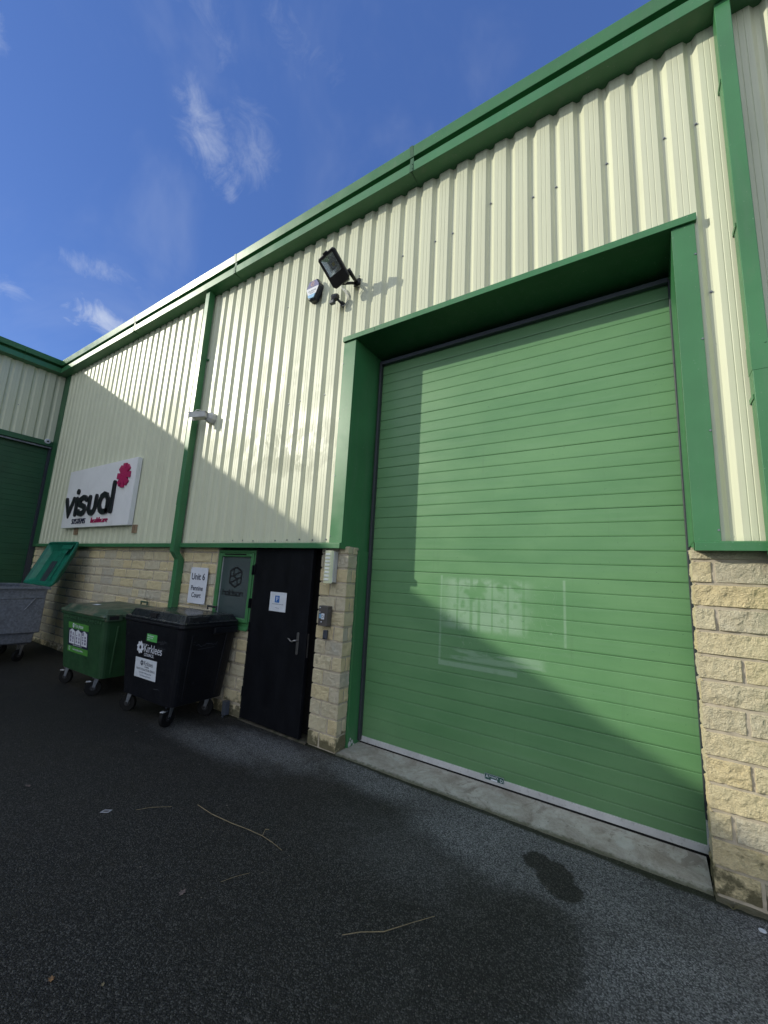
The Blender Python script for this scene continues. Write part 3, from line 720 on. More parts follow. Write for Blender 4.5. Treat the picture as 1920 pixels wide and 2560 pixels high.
# ground beyond the buildings
gm.box(-300, 300, .6, 300, -.5, -.3)
structure(gm.build('asphalt_yard', M['asphalt']))
sl = MB(); ns = 60
top = []; ftop = []
for i in range(ns+1):
    x = -.012 + 2.99*i/ns; e = .008*fbm((x, 1.3, 0), 9) + .005*fbm((x, 2, 0), 40); yf = .045+.014*x; zf = gz(x, 0)+.012
    top += [(x, .46, -.006), (x, yf+.03+e, zf), (x, yf+.006+e, zf-.006), (x, yf+e, zf-.12)]
sl.add(top, [(4*i+k, 4*i+k+1, 4*i+5+k, 4*i+4+k) for i in range(ns) for k in range(3)])
structure(sl.build('concrete_threshold', M['concrete']))
ck = MB(); pts = [(.70, .012), (.735, .05), (.76, .075), (.80, .10), (.83, .16)]
ck.add([(x-.0025, y, -.0068-(.46-y)*.011*0) for x, y in pts] + [(x+.0025, y, -.0068) for x, y in pts], [(i, i+1, 6+i-0, 5+i) for i in range(4)]) if False else None
sm = MB(); 
for i in range(41):
    x = -1.54+1.14*i/40; e = .012*fbm((x, 7.7, 0), 8)
    sm.v += [(x, .2, -.004), (x, .035+e, -.010), (x, .0+e*2, gz(x, 0)-.02)]
sm.f = [(3*i+k, 3*i+k+1, 3*i+4+k, 3*i+3+k) for i in range(40) for k in range(2)]
structure(sm.build('entrance_step', M['mossbrown']))

# ------------------------------------------------------------------ fittings on the wall
# --- floodlight
fldl = thing('floodlight', 'black floodlight tilted down on a bracket high on the cream wall', 'floodlight', (-.16, 0, 5.40))
O = Vector((-.275, -.455, 5.49)); I = Vector((-.205, -.205, 5.255))
ev = (I-O); Lf = ev.length; ev.normalize(); wv = Vector((1, .10, -.04)); wv = (wv - ev*wv.dot(ev)).normalized(); nv = ev.cross(wv).normalized()
if nv.y > 0: nv = -nv
def fp_(a, b, c): return O + wv*a + ev*b + nv*c
def fring(wa, b0, b1, c, ch=.02, w1=None):
    w1 = wa if w1 is None else w1
    return [fp_(-wa+ch, b0, c), (fp_(wa-ch, b0, c)), fp_(wa, b0+ch, c), fp_(w1, b1-ch*1.6, c), fp_(w1-ch*1.6, b1, c), fp_(-w1+ch*1.6, b1, c), fp_(-w1, b1-ch*1.6, c), fp_(-wa, b0+ch, c)]
hw, hl = .135, Lf+.02
b = MB(); b.loft([fring(hw*.62, .04, hl*.90, -.085), fring(hw*.9, .01, hl*.97, -.045), fring(hw, 0, hl, -.005), fring(hw, 0, hl, .012), fring(hw*.95, .008, hl-.008, .020)], True, False)
rim = fring(hw*.95, .008, hl-.008, .020); win = [fp_(-.098, .035, .020), fp_(-.07, .035, .020), fp_(.098, .035, .020), fp_(.098, .11, .020), fp_(.098, .235, .020), fp_(-.098, .235, .020), fp_(-.098, .2, .020), fp_(-.098, .06, .020)]
win = [fp_(-.098, .036, .020), fp_(.098, .036, .020), fp_(.0985, .04, .020), fp_(.0985, .232, .020), fp_(.098, .236, .020), fp_(-.098, .236, .020), fp_(-.0985, .232, .020), fp_(-.0985, .04, .020)]
b.loft([rim, win], False, False)
b.build('lamp_housing', M['lampblack'], fldl, fldl, bevel=.004)
b = MB()
c0 = [fp_(-.098, .036, .018), fp_(.098, .036, .018), fp_(.098, .236, .018), fp_(-.098, .236, .018)]; c1 = [fp_(-.052, .088, -.04), fp_(.052, .088, -.04), fp_(.052, .185, -.04), fp_(-.052, .185, -.04)]
b.loft([c0, c1], False, True); b.build('reflector', M['reflector'], fldl, fldl)
b = MB(); b.loft([[fp_(-.018, .118, -.038), fp_(.018, .118, -.038), fp_(.018, .154, -.038), fp_(-.018, .154, -.038)], [fp_(-.018, .118, -.034), fp_(.018, .118, -.034), fp_(.018, .154, -.034), fp_(-.018, .154, -.034)]]); b.build('led_chip', M['ledyellow'], fldl, fldl)
b = MB(); b.loft([[fp_(-.0975, .0365, z), fp_(.0975, .0365, z), fp_(.0975, .2355, z), fp_(-.0975, .2355, z)] for z in (.0135, .0175)]); b.build('lamp_lens', M['lens'], fldl, fldl)
b = MB(); b.loft([[fp_(-.03, -.012, z), fp_(.03, -.012, z), fp_(.03, .006, z), fp_(-.03, .006, z)] for z in (-.01, .022)]); b.build('top_clip', M['lampblack'], fldl, fldl, bevel=.002)
b = MB(); b.tube([fp_(hw-.008, hl*.76, -.06), Vector((-.10, -.10, 5.335)), Vector((-.125, -.02, 5.365))], [.026, .022, .02], 8)
b.tube([fp_(-.02, hl*.97, -.03), Vector((-.15, -.10, 5.30)), Vector((-.14, -.02, 5.35))], [.018, .017, .018], 8); b.box(-.175, -.085, -.02, .0, 5.32, 5.41); b.build('bracket', M['lampblack'], fldl, fldl, smooth=True)
b = MB(); b.tube([fp_(.02, hl*.99, -.015), fp_(.10, hl*.99, -.015)], .016, 8); b.build('junction_box', M['cctv'], fldl, fldl)
b = MB(); b.tube([(-.12, -.03, 5.345), (-.09, -.06, 5.30), (-.08, -.03, 5.26), (-.10, -.01, 5.2)], .004, 6); b.build('cable', M['blackp'], fldl, fldl)

# --- alarm bell box
al = thing('alarm_box', 'dark elongated alarm box with purple and white front on the cream wall', 'alarm', (-.80, 0, 5.32))
out = [(-.755, 5.632), (-.700, 5.545), (-.700, 5.51), (-.768, 5.345), (-.785, 5.328), (-.865, 5.335), (-.888, 5.35), (-.945, 5.505), (-.945, 5.53), (-.893, 5.628)]
def scaled(k, cx=-.823, cz=5.485): return [(cx+(x-cx)*k, cz+(z-cz)*k) for x, z in out]
rg = [[(x, y, z) for x, z in scaled(k)] for y, k in ((.0, 1.0), (-.055, 1.0), (-.075, .95), (-.082, .90))]
b = MB(); b.loft(rg); b.build('alarm_case', M['dnavy'], al, al, bevel=.003)
def clip(poly, zlo, zhi):
    def cut(p, f):
        o = []
        for i in range(len(p)):
            a, c = p[i], p[(i+1) % len(p)]; fa, fc = f(a), f(c)
            if fa >= 0: o.append(a)
            if (fa >= 0) != (fc >= 0): t = fa/(fa-fc); o.append((a[0]+(c[0]-a[0])*t, a[1]+(c[1]-a[1])*t))
        return o
    return cut(cut(poly, lambda q: q[1]-zlo), lambda q: zhi-q[1])
face = scaled(.86)
for (lo, hi, mt, nm) in ((5.515, 5.7, 'purple', 'upper_label'), (5.415, 5.513, 'binlabel', 'lower_label'), (5.2, 5.405, 'chrome', 'strobe_lens')):
    b = MB(); b.prism(clip(face, lo, hi), -.0825, -.0842 if nm != 'strobe_lens' else -.094, lambda p, q, t: (p, t, q)); b.build(nm, M[mt], al, al, bevel=.002 if nm == 'strobe_lens' else 0)
b = MB(); FA = frame(-.823, -.0846, 5.565); ribbon(b, arc(0, 0, .028, .030, 20, 330, 16), .008, .0006, FA); ribbon(b, [(-.018, -.012), (.0, .016), (.018, -.012)], .007, .0006, FA, .0003); b.build('emblem', M['orange'], al, al)
b = MB(); place_text(b, 'ALARMS', .034, frame(-.823, -.0846, 5.455), sx=1.1); place_text(b, 'SECURITY', .020, frame(-.823, -.0846, 5.430), sx=1.0); b.build('printed_lines', M['greytext'], al, al)

# --- motion sensor with its cable
ps = thing('motion_sensor', 'small black motion sensor below the floodlight with loose cable', 'sensor', (-.36, 0, 5.13))
b = MB(); b.tube([(-.33, .0, 5.13), (-.335, -.04, 5.13)], [.035, .03], 12); b.tube([(-.335, -.035, 5.13), (-.35, -.07, 5.15), (-.375, -.085, 5.185)], [.016, .016, .018], 10); b.build('sensor_mount', M['lampblack'], ps, ps)
b = MB(); b.loft([rr_ for rr_ in [[(-.43+.0, -.115+y*.0+dy, 5.185+dz) for dy, dz in ((-.02, -.035), (.02, -.035), (.03, 0), (.02, .04), (-.02, .04), (-.03, 0))], [(-.39, -.10+dy*1.2, 5.19+dz*1.1) for dy, dz in ((-.02, -.035), (.02, -.035), (.03, 0), (.02, .04), (-.02, .04), (-.03, 0))], [(-.35, -.09+dy, 5.20+dz*.8) for dy, dz in ((-.02, -.035), (.02, -.035), (.03, 0), (.02, .04), (-.02, .04), (-.03, 0))]]]); b.build('sensor_head', M['lampblack'], ps, ps, bevel=.006)
b = MB(); b.box(-.455, -.385, -.135, -.085, 5.105, 5.15); b.build('sensor_eye', M['slate'], ps, ps, bevel=.008)
b = MB(); b.tube([(-.335, -.03, 5.10), (-.29, -.03, 5.09), (-.25, -.02, 5.14), (-.25, -.015, 5.22), (-.29, -.02, 5.30), (-.33, -.02, 5.345)], .0055, 6); b.tube([(-.335, -.02, 5.12), (-.28, -.02, 5.115), (-.262, -.015, 5.19), (-.28, -.02, 5.26), (-.40, -.012, 5.415)], .0045, 6); b.build('cable', M['cctv'], ps, ps, smooth=True)

# --- cctv camera by the left downpipe
cc = thing('security_camera', 'grey white security camera with sun hood beside the left downpipe', 'camera', (-2.80, 0, 4.07))
b = MB(); hx = [(.088*math.cos(a), .09*math.sin(a)) for a in [PI/8+2*PI*k/8 for k in range(8)]]
b.loft([[(-2.80+p, .005, 4.05+q) for p, q in hx], [(-2.81+p, -.06, 4.055+q) for p, q in hx], [(-2.82+p*.7, -.10, 4.06+q*.7) for p, q in hx]]); b.build('mounting_block', M['cctv'], cc, cc, bevel=.004)
cm = Matrix.Translation((-2.845, -.125, 4.075)) @ Matrix.Rotation(math.radians(214), 4, 'Z') @ Matrix.Rotation(math.radians(8), 4, 'Y')
b = MB(); b.box(-.04, .16, -.052, .052, -.048, .037, cm); b.build('camera_body', M['cctv'], cc, cc, bevel=.008)
b = MB(); b.box(-.05, .225, -.066, .066, .039, .047, cm); b.box(-.03, .215, -.066, -.058, -.045, .038, cm); b.box(-.03, .215, .058, .066, -.045, .038, cm); b.build('sun_hood', M['cctv'], cc, cc, bevel=.003)
b = MB(); b.cyl(cm @ Vector((.161, 0, .008)), cm @ Vector((.176, 0, .008)), .024, 16); b.build('camera_eye', M['black_letter'], cc, cc)
b = MB(); b.tube([cm @ Vector(p) for p in ((.03, .02, .047), (.06, .02, .085), (.11, .02, .09), (.14, .02, .06), (.145, .02, .047))], .006, 6); b.build('cable', M['cctv'], cc, cc, smooth=True)

# --- company sign
sg = thing('company_sign', 'large white board with black visual lettering and a magenta star', 'sign', (-6.2, 0, 2.43))
b = MB(); b.box(-7.64, -4.775, -.095, -.012, 2.44, 3.665); b.build('board', M['white'], sg, sg, bevel=.004)
b = MB(); b.box(-7.55, -4.85, -.010, .028, 2.50, 2.54); b.box(-7.55, -4.85, -.010, .028, 3.55, 3.59); b.build('fixing_rail', M['galv'], sg, sg)
FS = frame(0, -.098, 0); W = .105; D = .026
b = MB(); zb, xh = 2.725, .30
L = [[(-7.52, zb+xh+.01), (-7.335, zb), (-7.155, zb+xh+.01)], [(-7.0, zb-.01), (-7.0, zb+xh)],
     [(-6.55, zb+xh-.03), (-6.62, zb+xh+.01), (-6.72, zb+xh+.02), (-6.82, zb+xh-.01), (-6.855, zb+xh-.07), (-6.82, zb+xh-.13), (-6.72, zb+.155), (-6.62, zb+.125), (-6.57, zb+.07), (-6.62, zb+.01), (-6.72, zb-.015), (-6.82, zb), (-6.88, zb+.04)],
     [(-6.405, zb+xh)] + [(-6.405, zb+.12)] + arc(-6.265, zb+.12, .14, .135, 190, 350, 10) + [(-6.125, zb+.13), (-6.125, zb+xh)],
     [(-5.62, zb)] + [(-5.70, zb-.01)] + arc(-5.80, zb+.15, .165, .165, 270, 30, 14)[:0] + [(-5.80, zb-.01), (-5.90, zb+.03), (-5.955, zb+.11), (-5.955, zb+.20), (-5.90, zb+.29), (-5.80, zb+.325), (-5.70, zb+.30), (-5.635, zb+.22), (-5.62, zb+.12), (-5.62, zb)],
     [(-5.462, zb-.01), (-5.462, zb+.515)]]
for i, s in enumerate(L): ribbon(b, s, W, D, FS, i*.0004)
ribbon(b, [(-7.0, zb+.455), (-7.0, zb+.456)], .115, D, FS, .003, 10)
b.build('lettering', M['black_letter'], sg, sg)
b = MB(); star = []
for k in range(8):
    a0 = 2*PI*k/8 + PI/2
    star += [(-5.165+.125*math.cos(a0-.36), 3.357+.125*math.sin(a0-.36)), (-5.165+.235*math.cos(a0-.24), 3.357+.235*math.sin(a0-.24)), (-5.165+.235*math.cos(a0+.24), 3.357+.235*math.sin(a0+.24))]
n = len(star); vs = [(-5.165, -.098-D, 3.357)] + [(x, -.098-D, z) for x, z in star] + [(x, -.098, z) for x, z in star]
b.add(vs, [(0, 1+i, 1+(i+1) % n) for i in range(n)] + [(1+i, 1+n+i, 1+n+(i+1) % n, 1+(i+1) % n) for i in range(n)]); b.build('star_emblem', M['pink'], sg, sg)
b = MB(); place_text(b, 'SYSTEMS', .160, frame(-6.80, -.0955, 2.51), depth=.018, sx=.98, shear=.12, space=1.05, offset=-.0035); b.build('small_lettering', M['navy'], sg, sg)
b = MB(); place_text(b, 'healthcare', .162, frame(-5.885, -.0955, 2.51), depth=.018, sx=.98, shear=.12, space=1.04, offset=-.0035); b.build('small_lettering', M['pink'], sg, sg)
for x0, lab in ((-7.16, 'tan louvred vent partly behind the lower left of the company sign'), (-4.755, 'tan louvred vent below the right corner of the company sign')):
    v = thing('wall_vent', lab, 'vent', (x0+.07, 0, 2.30), group='vents under the company sign')
    b = MB(); frame_bars(b, x0, x0+.145, 2.305, 2.45, .014, -.022, .0); b.box(x0+.006, x0+.139, -.008, .028, 2.312, 2.444); b.build('vent_frame', M['tan'], v, v, bevel=.002)
    b = MB()
    for k in range(6): b.prism([(-.019, 2.322+k*.020), (-.019, 2.326+k*.020), (-.009, 2.338+k*.020), (-.009, 2.334+k*.020)], x0+.014, x0+.131, lambda p, q, t: (t, p, q))
    b.build('slats', M['tan'], v, v)

# --- unit number sign
us = thing('unit_sign', 'white Unit 6 Pennine Court nameplate between the downpipe and the window', 'sign', (-2.68, YS, 1.26))
b = MB(); b.box(-2.888, -2.474, .018, .026, 1.265, 1.775); b.build('plate', M['binlabel'], us, us, bevel=.003)
b = MB(); b.box(-2.80, -2.56, .0265, .048, 1.32, 1.72); b.build('packer', M['galv'], us, us)
b = MB(); place_text(b, 'Unit 6', .132, frame(-2.688, .0174, 1.60), sx=.98, offset=.0022); place_text(b, 'Pennine', .096, frame(-2.688, .0174, 1.45), sx=.95, offset=.0018); place_text(b, 'Court', .096, frame(-2.688, .0174, 1.352), sx=.95, offset=.0018); b.build('lettering', M['navy'], us, us)
b = MB()
for x in (-2.875, -2.487):
    for z in (1.279, 1.761): b.cyl((x, .018, z), (x, .014, z), .005, 8)
b.build('screws', M['steel'], us, us)

# --- bulkhead lamp
bl = thing('bulkhead_light', 'yellowed ribbed bulkhead lamp at the top of the stone pier', 'lamp', (-.22, .04, 1.67))
b = MB(); b.box(-.268, -.155, -.022, .045, 1.688, 2.028); b.build('back_box', M['cctv'], bl, bl, bevel=.006)
b = MB(); b.prism([(-.278, -.024), (-.263, -.052), (-.176, -.052), (-.160, -.024)], 1.676, 2.034, lambda p, q, t: (p, q, t)); b.build('cover', M['bulk'], bl, bl, bevel=.004)
b = MB()
for k in range(8):
    z = 1.706+k*.039; b.box(-.252, -.187, -.060, -.0525, z, z+.024)
b.build('prism_diffuser', M['prism'], bl, bl, bevel=.006)

# --- door entry box
ib = thing('intercom_box', 'brown grey door entry box with a white push button on the stone pier', 'intercom', (-.23, .03, 1.21))
b = MB(); b.box(-.312, -.185, -.032, .045, 1.218, 1.432); b.build('housing', M['browngrey'], ib, ib, bevel=.006)
b = MB(); b.box(-.264, -.222, -.042, -.0325, 1.288, 1.352); b.build('push_button', M['binlabel'], ib, ib, bevel=.008)
b = MB(); ribbon(b, arc(-.243, 1.32, .014, .014, 0, 350, 16), .004, .0008, frame(0, -.0425, 0)); b.build('button_ring', M['slate'], ib, ib)
b = MB(); b.box(-.298, -.268, -.0345, -.0325, 1.298, 1.345); b.build('label', M['skyblue'], ib, ib)
b = MB(); place_text(b, 'BELL', .011, frame(-.2845, -.0347, 1.325)) if False else None
b.cyl((-.292, -.0325, 1.412), (-.292, -.038, 1.412), .006, 10); b.cyl((-.292, -.0325, 1.362), (-.292, -.038, 1.362), .006, 10); b.cyl((-.262, -.0325, 1.262), (-.262, -.038, 1.262), .007, 10); b.build('screws', M['binlabel'], ib, ib)
b = MB(); b.box(-.186, -.170, -.02, .01, 1.355, 1.395); b.build('cable_gland', M['browngrey'], ib, ib, bevel=.003)
cr = thing('card_reader', 'small slate plastic reader below the door entry box', 'card reader', (-.24, .04, 1.07))
b = MB(); b.box(-.268, -.216, .012, .042, 1.076, 1.172); b.build('reader_body', M['slate'], cr, cr, bevel=.006)
b = MB(); b.box(-.262, -.222, .0085, .0118, 1.082, 1.092); b.cyl((-.242, .0118, 1.155), (-.242, .010, 1.155), .004, 8); b.build('reader_window', M['blackp'], cr, cr)

# --- post stub by the step
pst = thing('pipe_stub', 'short dark square post by the doorstep and black bin', 'post', (-1.69, -.04, -.02))
b = MB(); b.box(-1.728, -1.662, -.062, .0, .012, .165); b.build('post', M['slate'], pst, pst, bevel=.004)
b = MB(); b.box(-1.722, -1.706, -.056, -.036, -.04, .011); b.box(-1.732, -1.658, -.066, .004, .166, .172); b.build('post_cap', M['slate'], pst, pst, bevel=.002)

# ------------------------------------------------------------------ bins
def castor(bin_o, x, y, zb, zg, head, brake=False):
    """swivel castor in bin space; head = yaw of the fork"""
    r = .098; Rm = Matrix.Translation((x, y, 0)) @ Matrix.Rotation(head, 4, 'Z'); off = .035
    b = MB(); b.box(-.055, .055, -.045, .045, zb-.010, zb-.001, Rm)
    for s in (-1, 1):
        ya, yb = s*.028, s*.034
        P = [(-.022, zb-.010), (.034, zb-.010), (off+.013, zg+r-.014), (off-.013, zg+r-.014)]
        vs = [Rm @ Vector((p, yy, q)) for yy in (ya, yb) for p, q in P]
        b.add(vs, [(0, 1, 2, 3), (7, 6, 5, 4), (0, 4, 5, 1), (1, 5, 6, 2), (2, 6, 7, 3), (3, 7, 4, 0)])
    fk = b.build('castor', M['zinc'], bin_o, local=True)
    b = MB(); prof_ = [(-.022, r*.62), (-.022, r*.93), (-.014, r), (.014, r), (.022, r*.93), (.022, r*.62)]
    n = 24; b.loft([[Rm @ Vector((off+rr_*math.cos(2*PI*k/n), t, zg+r+rr_*math.sin(2*PI*k/n))) for k in range(n)] for t, rr_ in prof_], True, True); b.build('tyre', M['rubber'], fk, local=True, smooth=False)
    b = MB(); b.cyl(Rm @ Vector((off, -.038, zg+r)), Rm @ Vector((off, .038, zg+r)), .013, 12); b.cyl(Rm @ Vector((off, -.024, zg+r)), Rm @ Vector((off, .024, zg+r)), .036, 18); b.build('hub', M['lampblack'], fk, local=True)
    if brake:
        b = MB(); b.box(.05, .125, -.022, .022, zb-.062, zb-.052, Rm @ Matrix.Rotation(.35, 4, 'Y') if False else Rm); b.build('brake_pedal', M['alu'], fk, local=True, bevel=.003)

def wheelie(name, label, loc, rz, wb, wt, db, dt, zb, zr, body, lid, zg):
    """plastic four wheeled bin; local front is -y; y=0 is the middle of its depth"""
    o = thing(name, label, 'bin', loc, rz)
    sh = (dt-db)/2*.2
    b = MB(); R = .075
    rings = []
    for k in range(7):
        t = k/6; rings.append(rring(wb+(wt-wb)*.92*t, db+(dt-db)*.85*t, R, zb+(zr-.03-zb)*t))
    b.loft(rings, True, False)
    for sx in (-1, 1):
        for yy in (-db*.30, db*.30):
            b.loft([[(sx*(wb/2-.004), yy-.02, zb+.05), (sx*(wb/2+.010), yy-.012, zb+.05), (sx*(wb/2+.010), yy+.012, zb+.05), (sx*(wb/2-.004), yy+.02, zb+.05)], [(sx*((wb+(wt-wb)*.92)/2-.006), yy*1.12-.02, zr-.12), (sx*((wb+(wt-wb)*.92)/2+.006), yy*1.12-.012, zr-.12), (sx*((wb+(wt-wb)*.92)/2+.006), yy*1.12+.012, zr-.12), (sx*((wb+(wt-wb)*.92)/2-.006), yy*1.12+.02, zr-.12)]])
    bo = b.build('body', M[body], o, local=True, smooth=False)
    bo.modifiers.new('bevel', 'BEVEL').width = .004; bo.modifiers['bevel'].limit_method = 'ANGLE'; bo.modifiers['bevel'].angle_limit = .7
    b = MB(); wi, di = wb+(wt-wb)*.92, db+(dt-db)*.85
    b.loft([rring(wi-.01, di-.01, R, zr-.055), rring(wt-.02, dt-.02, .06, zr-.050), rring(wt, dt, .06, zr-.035), rring(wt, dt, .06, zr-.016), rring(wt-.012, dt-.012, .055, zr-.012), rring(wt-.012, dt-.012, .055, zr+.004), rring(wt-.05, dt-.05, .05, zr+.004)], False, True)
    b.build('rim', M[body], o, local=True, bevel=.002)
    # comb under the front rim
    b = MB()
    for k in range(int(wi/.075)-1):
        x = -wi/2+.10+k*.075
        if x > wi/2-.10: break
        b.box(x, x+.040, -dt/2+.012, -di/2+.012, zr-.105, zr-.05)
    b.box(-wi/2+.10, wi/2-.10, -dt/2+.014, -di/2+.010, zr-.062, zr-.048)
    b.build('lifting_comb', M[body], o, local=True, bevel=.006)
    # trunnions / side grips
    for s in (-1, 1):
        b = MB(); x0, x1 = sorted((s*(wt/2-.03), s*(wt/2+.025))); b.box(x0, x1, dt*.02, dt*.44, zr-.12, zr-.045)
        if s < 0: b.box(x0-.02, x0+.0, -dt*.40, -dt*.02, zr-.20, zr-.05)
        b.build('side_grip', M[body], o, local=True, bevel=.01)
    return o, wi, di

def bin_lid(o, wt, dt, zr, lid, kind):
    z = zr+.006
    b = MB(); w, d = wt-.01, dt-.01
    if kind == 'black':
        pw, cx = w*.92, -.0
        pf, pb = -d/2+.03, d*.40
        b.loft([rring(w, d, .055, z), rring(w, d, .055, z+.012), rring(w-.03, d-.03, .05, z+.020)], True, True)
        # raised centre panel with sloping sides
        def rg(x0, x1, y0, y1, zf, zb_): return [(x0, y0, zf), (x1, y0, zf), (x1, y1, zb_), (x0, y1, zb_)]
        b.loft([rg(-w/2+.06, w/2-.03, -d/2+.045, d/2-.02, z+.018, z+.018), rg(-w/2+.075, w/2-.075, -d/2+.085, d/2-.06, z+.095, z+.085), rg(-w/2+.13, w/2-.13, -d/2+.14, d/2-.12, z+.102, z+.090)], False, True)
        b.box(w/2-.10, w/2-.022, -d/2+.10, -d/2+.36, z+.018, z+.082)
    else:
        b.loft([rring(w+.04, d+.03, .055, z-.012), rring(w+.04, d+.03, .055, z+.004), rring(w-.0, d-.02, .05, z+.03)], True, True)
        def rg(x0, x1, y0, y1, zf, zb_): return [(x0, y0, zf), (x1, y0, zf), (x1, y1, zb_), (x0, y1, zb_)]
        b.loft([rg(-w/2+.03, w/2-.03, -d/2+.03, d/2-.02, z+.028, z+.028), rg(-w/2+.06, w/2-.10, -d/2+.075, d/2-.06, z+.085, z+.10), rg(-w/2+.12, w/2-.18, -d/2+.16, d/2-.14, z+.092, z+.105)], False, True)
        b.box(w/2-.12, w/2+.03, -d/2+.02, -d/2+.22, z-.055, z+.035)
    lo = b.build('lid', M[lid], o, local=True, bevel=.008, seg=3)
    b = MB()
    if kind == 'black':
        b.box(-.10, .03, -d/2+.035, -d/2+.090, z+.024, z+.078)
        b.build('latch_recess', M['void'], lo, local=True, bevel=.004)
        b = MB(); b.box(-.06, -.02, -d/2-.005, -d/2+.03, z+.0, z+.03); b.build('latch', M['lidblack'], lo, local=True, bevel=.004)
        b = MB(); b.box(w/2-.0215, w/2-.018, -d/2+.14, -d/2+.32, z+.030, z+.070); b.build('hand_slot', M['void'], lo, local=True)
    else:
        b.box(w/2+.031, w/2+.033, -d/2+.05, -d/2+.17, z-.035, z+.015); b.build('hand_slot', M['void'], lo, local=True)
    for x in ((-.42, -.30, .30, .42) if kind == 'black' else (-.5, -.3, .25, .5)):
        b = MB(); b.cyl((x-.05, d/2-.02, z+.045), (x+.05, d/2-.02, z+.045), .036, 14); b.build('hinge', M[lid], lo, local=True, bevel=.004)
    b = MB(); b.tube([(.02, d/2-.06, z+.10), (.02, d/2-.06, z+.145), (.20, d/2-.06, z+.145), (.20, d/2-.06, z+.10)], .015, 8); b.build('grab_bar', M[lid], lo, local=True)
    return lo

# front plane of a tapered bin, as a writing frame
def bin_frame(x, z, wb, db, dt, di, zb, zr, off):
    f0, f1 = -db/2, -di/2; H = zr-.03-zb; t = (z-zb)/H
    y = f0+(f1-f0)*t; up = Vector((0, f1-f0, H)).normalized(); ez = Vector((0, -H, f1-f0)).normalized()
    return (Vector((x, y, z))+ez*off, Vector((1, 0, 0)), up, ez)
def quad(mb, fr, x0, x1, z0, z1, h=.0008, h0=0.0):
    O, ex, ey, ez = fr
    vs = [O+ex*x+ey*z+ez*k for k in (h0, h0+h) for (x, z) in ((x0, z0), (x1, z0), (x1, z1), (x0, z1))]
    mb.add(vs, [(0, 3, 2, 1), (4, 5, 6, 7), (0, 1, 5, 4), (1, 2, 6, 5), (2, 3, 7, 6), (3, 0, 4, 7)])

BB = dict(wb=1.03, wt=1.26, db=.69, dt=.80, zb=.215, zr=1.115)
gzb = gz(-2.3, -.4)
bb, wi, di = wheelie('black_bin', 'black four wheeled bin with white council lettering under the Unit 6 plate', (-2.29, -.385, 0), math.radians(1.5), body='blackp', lid='lidblack', zg=gzb, **BB)
bl_ = bin_lid(bb, BB['wt'], BB['dt'], BB['zr'], 'lidblack', 'black')
for (x, y, hd, br) in ((-.42, -.26, math.radians(-150), False), (.385, -.245, math.radians(-78), True), (-.40, .22, .4, False), (.40, .24, math.radians(-150), False)): castor(bb, x, y, BB['zb'], gzb, hd, br)
BF = lambda x, z, off=.0015: bin_frame(x, z, BB['wb'], BB['db'], BB['dt'], di, BB['zb'], BB['zr'], off)
# council lettering (world x minus bin x)
b = MB(); place_text(b, 'Kirklees', .128, BF(-.082, .748), sx=.93, align='LEFT') if False else None
F0 = BF(-.10, .745); place_text(b, 'Kirklees', .135, F0, sx=.86, align='LEFT'); place_text(b, 'COUNCIL', .050, BF(-.085, .698), sx=.95, align='LEFT')
def rosette(mb, fr, R, lift0=.0):
    for k in range(8):
        a = 2*PI*k/8
        p = [(R*.42*math.cos(a), R*.42*math.sin(a)), (R*.66*math.cos(a+.35), R*.66*math.sin(a+.35)), (R*.80*math.cos(a+.62), R*.80*math.sin(a+.62))]
        ribbon(mb, p, R*.34, .0006, fr, lift0+k*.00012, 4)
rosette(b, BF(-.178, .785), .078); b.build('council_lettering', M['binlabel'], bb, local=True)
b = MB(); fr = BF(-.055, .875); quad(b, fr, 0, .215, 0, .085); gs = b.build('green_sticker', M['stickergreen2'], bb, local=True, label='small green sticker with white lines')
b = MB(); fr2 = BF(-.055, .875, .0026)
place_text(b, 'Your business', .028, (fr2[0]+fr2[1]*.014+fr2[2]*.056, *fr2[1:]), align='LEFT', sx=.85); place_text(b, 'waste recycled', .022, (fr2[0]+fr2[1]*.014+fr2[2]*.034, *fr2[1:]), align='LEFT', sx=.85); place_text(b, 'with us', .020, (fr2[0]+fr2[1]*.014+fr2[2]*.014, *fr2[1:]), align='LEFT', sx=.85)
b.build('sticker_print', M['binlabel'], gs, local=True)
b = MB(); fr = BF(-.255, .442); quad(b, fr, 0, .455, 0, .226); ps_ = b.build('white_sticker', M['paper'], bb, local=True, label='creased white council notice')
fr2 = BF(-.255, .442, .0026); at = lambda x, z: (fr2[0]+fr2[1]*x+fr2[2]*z, fr2[1], fr2[2], fr2[3])
b = MB(); place_text(b, 'Kirklees', .072, at(.185, .150), align='LEFT', sx=.82); rosette(b, at(.145, .172), .034); place_text(b, 'COUNCIL', .026, at(.20, .124), align='LEFT', sx=.9)
place_text(b, 'WASTE COLLECTION SERVICE', .034, at(.235, .088), sx=.86); b.build('notice_heading', M['slate'], ps_, local=True)
b = MB(); place_text(b, 'Tel: 01484 221000 and ask for', .026, at(.235, .054), sx=.82); place_text(b, 'Trade Refuse and Recycling', .026, at(.235, .022), sx=.82); b.build('notice_print', M['greytext'], ps_, local=True)
b = MB()
def scrawl(mb, fr, n, w, h, seed):
    rnd = random.Random(seed); pts = []
    for i in range(n): pts.append((w*i/n, h*rnd.uniform(0, 1)))
    ribbon(mb, pts, .005, .0004, fr, 0, 2)
for i, (x, z, n, w, h) in enumerate(((.17, .865, 14, .20, .05), (.18, .82, 4, .20, .01), (.18, .33, 5, .14, .05))): scrawl(b, BF(x, z), n, w, h, i+3)
b.build('faint_scrawl', M['chalk'], bb, local=True)
b = MB(); xr = lambda z: (BB['wb']+(BB['wt']-BB['wb'])*.92*(z-BB['zb'])/(BB['zr']-.03-BB['zb']))/2
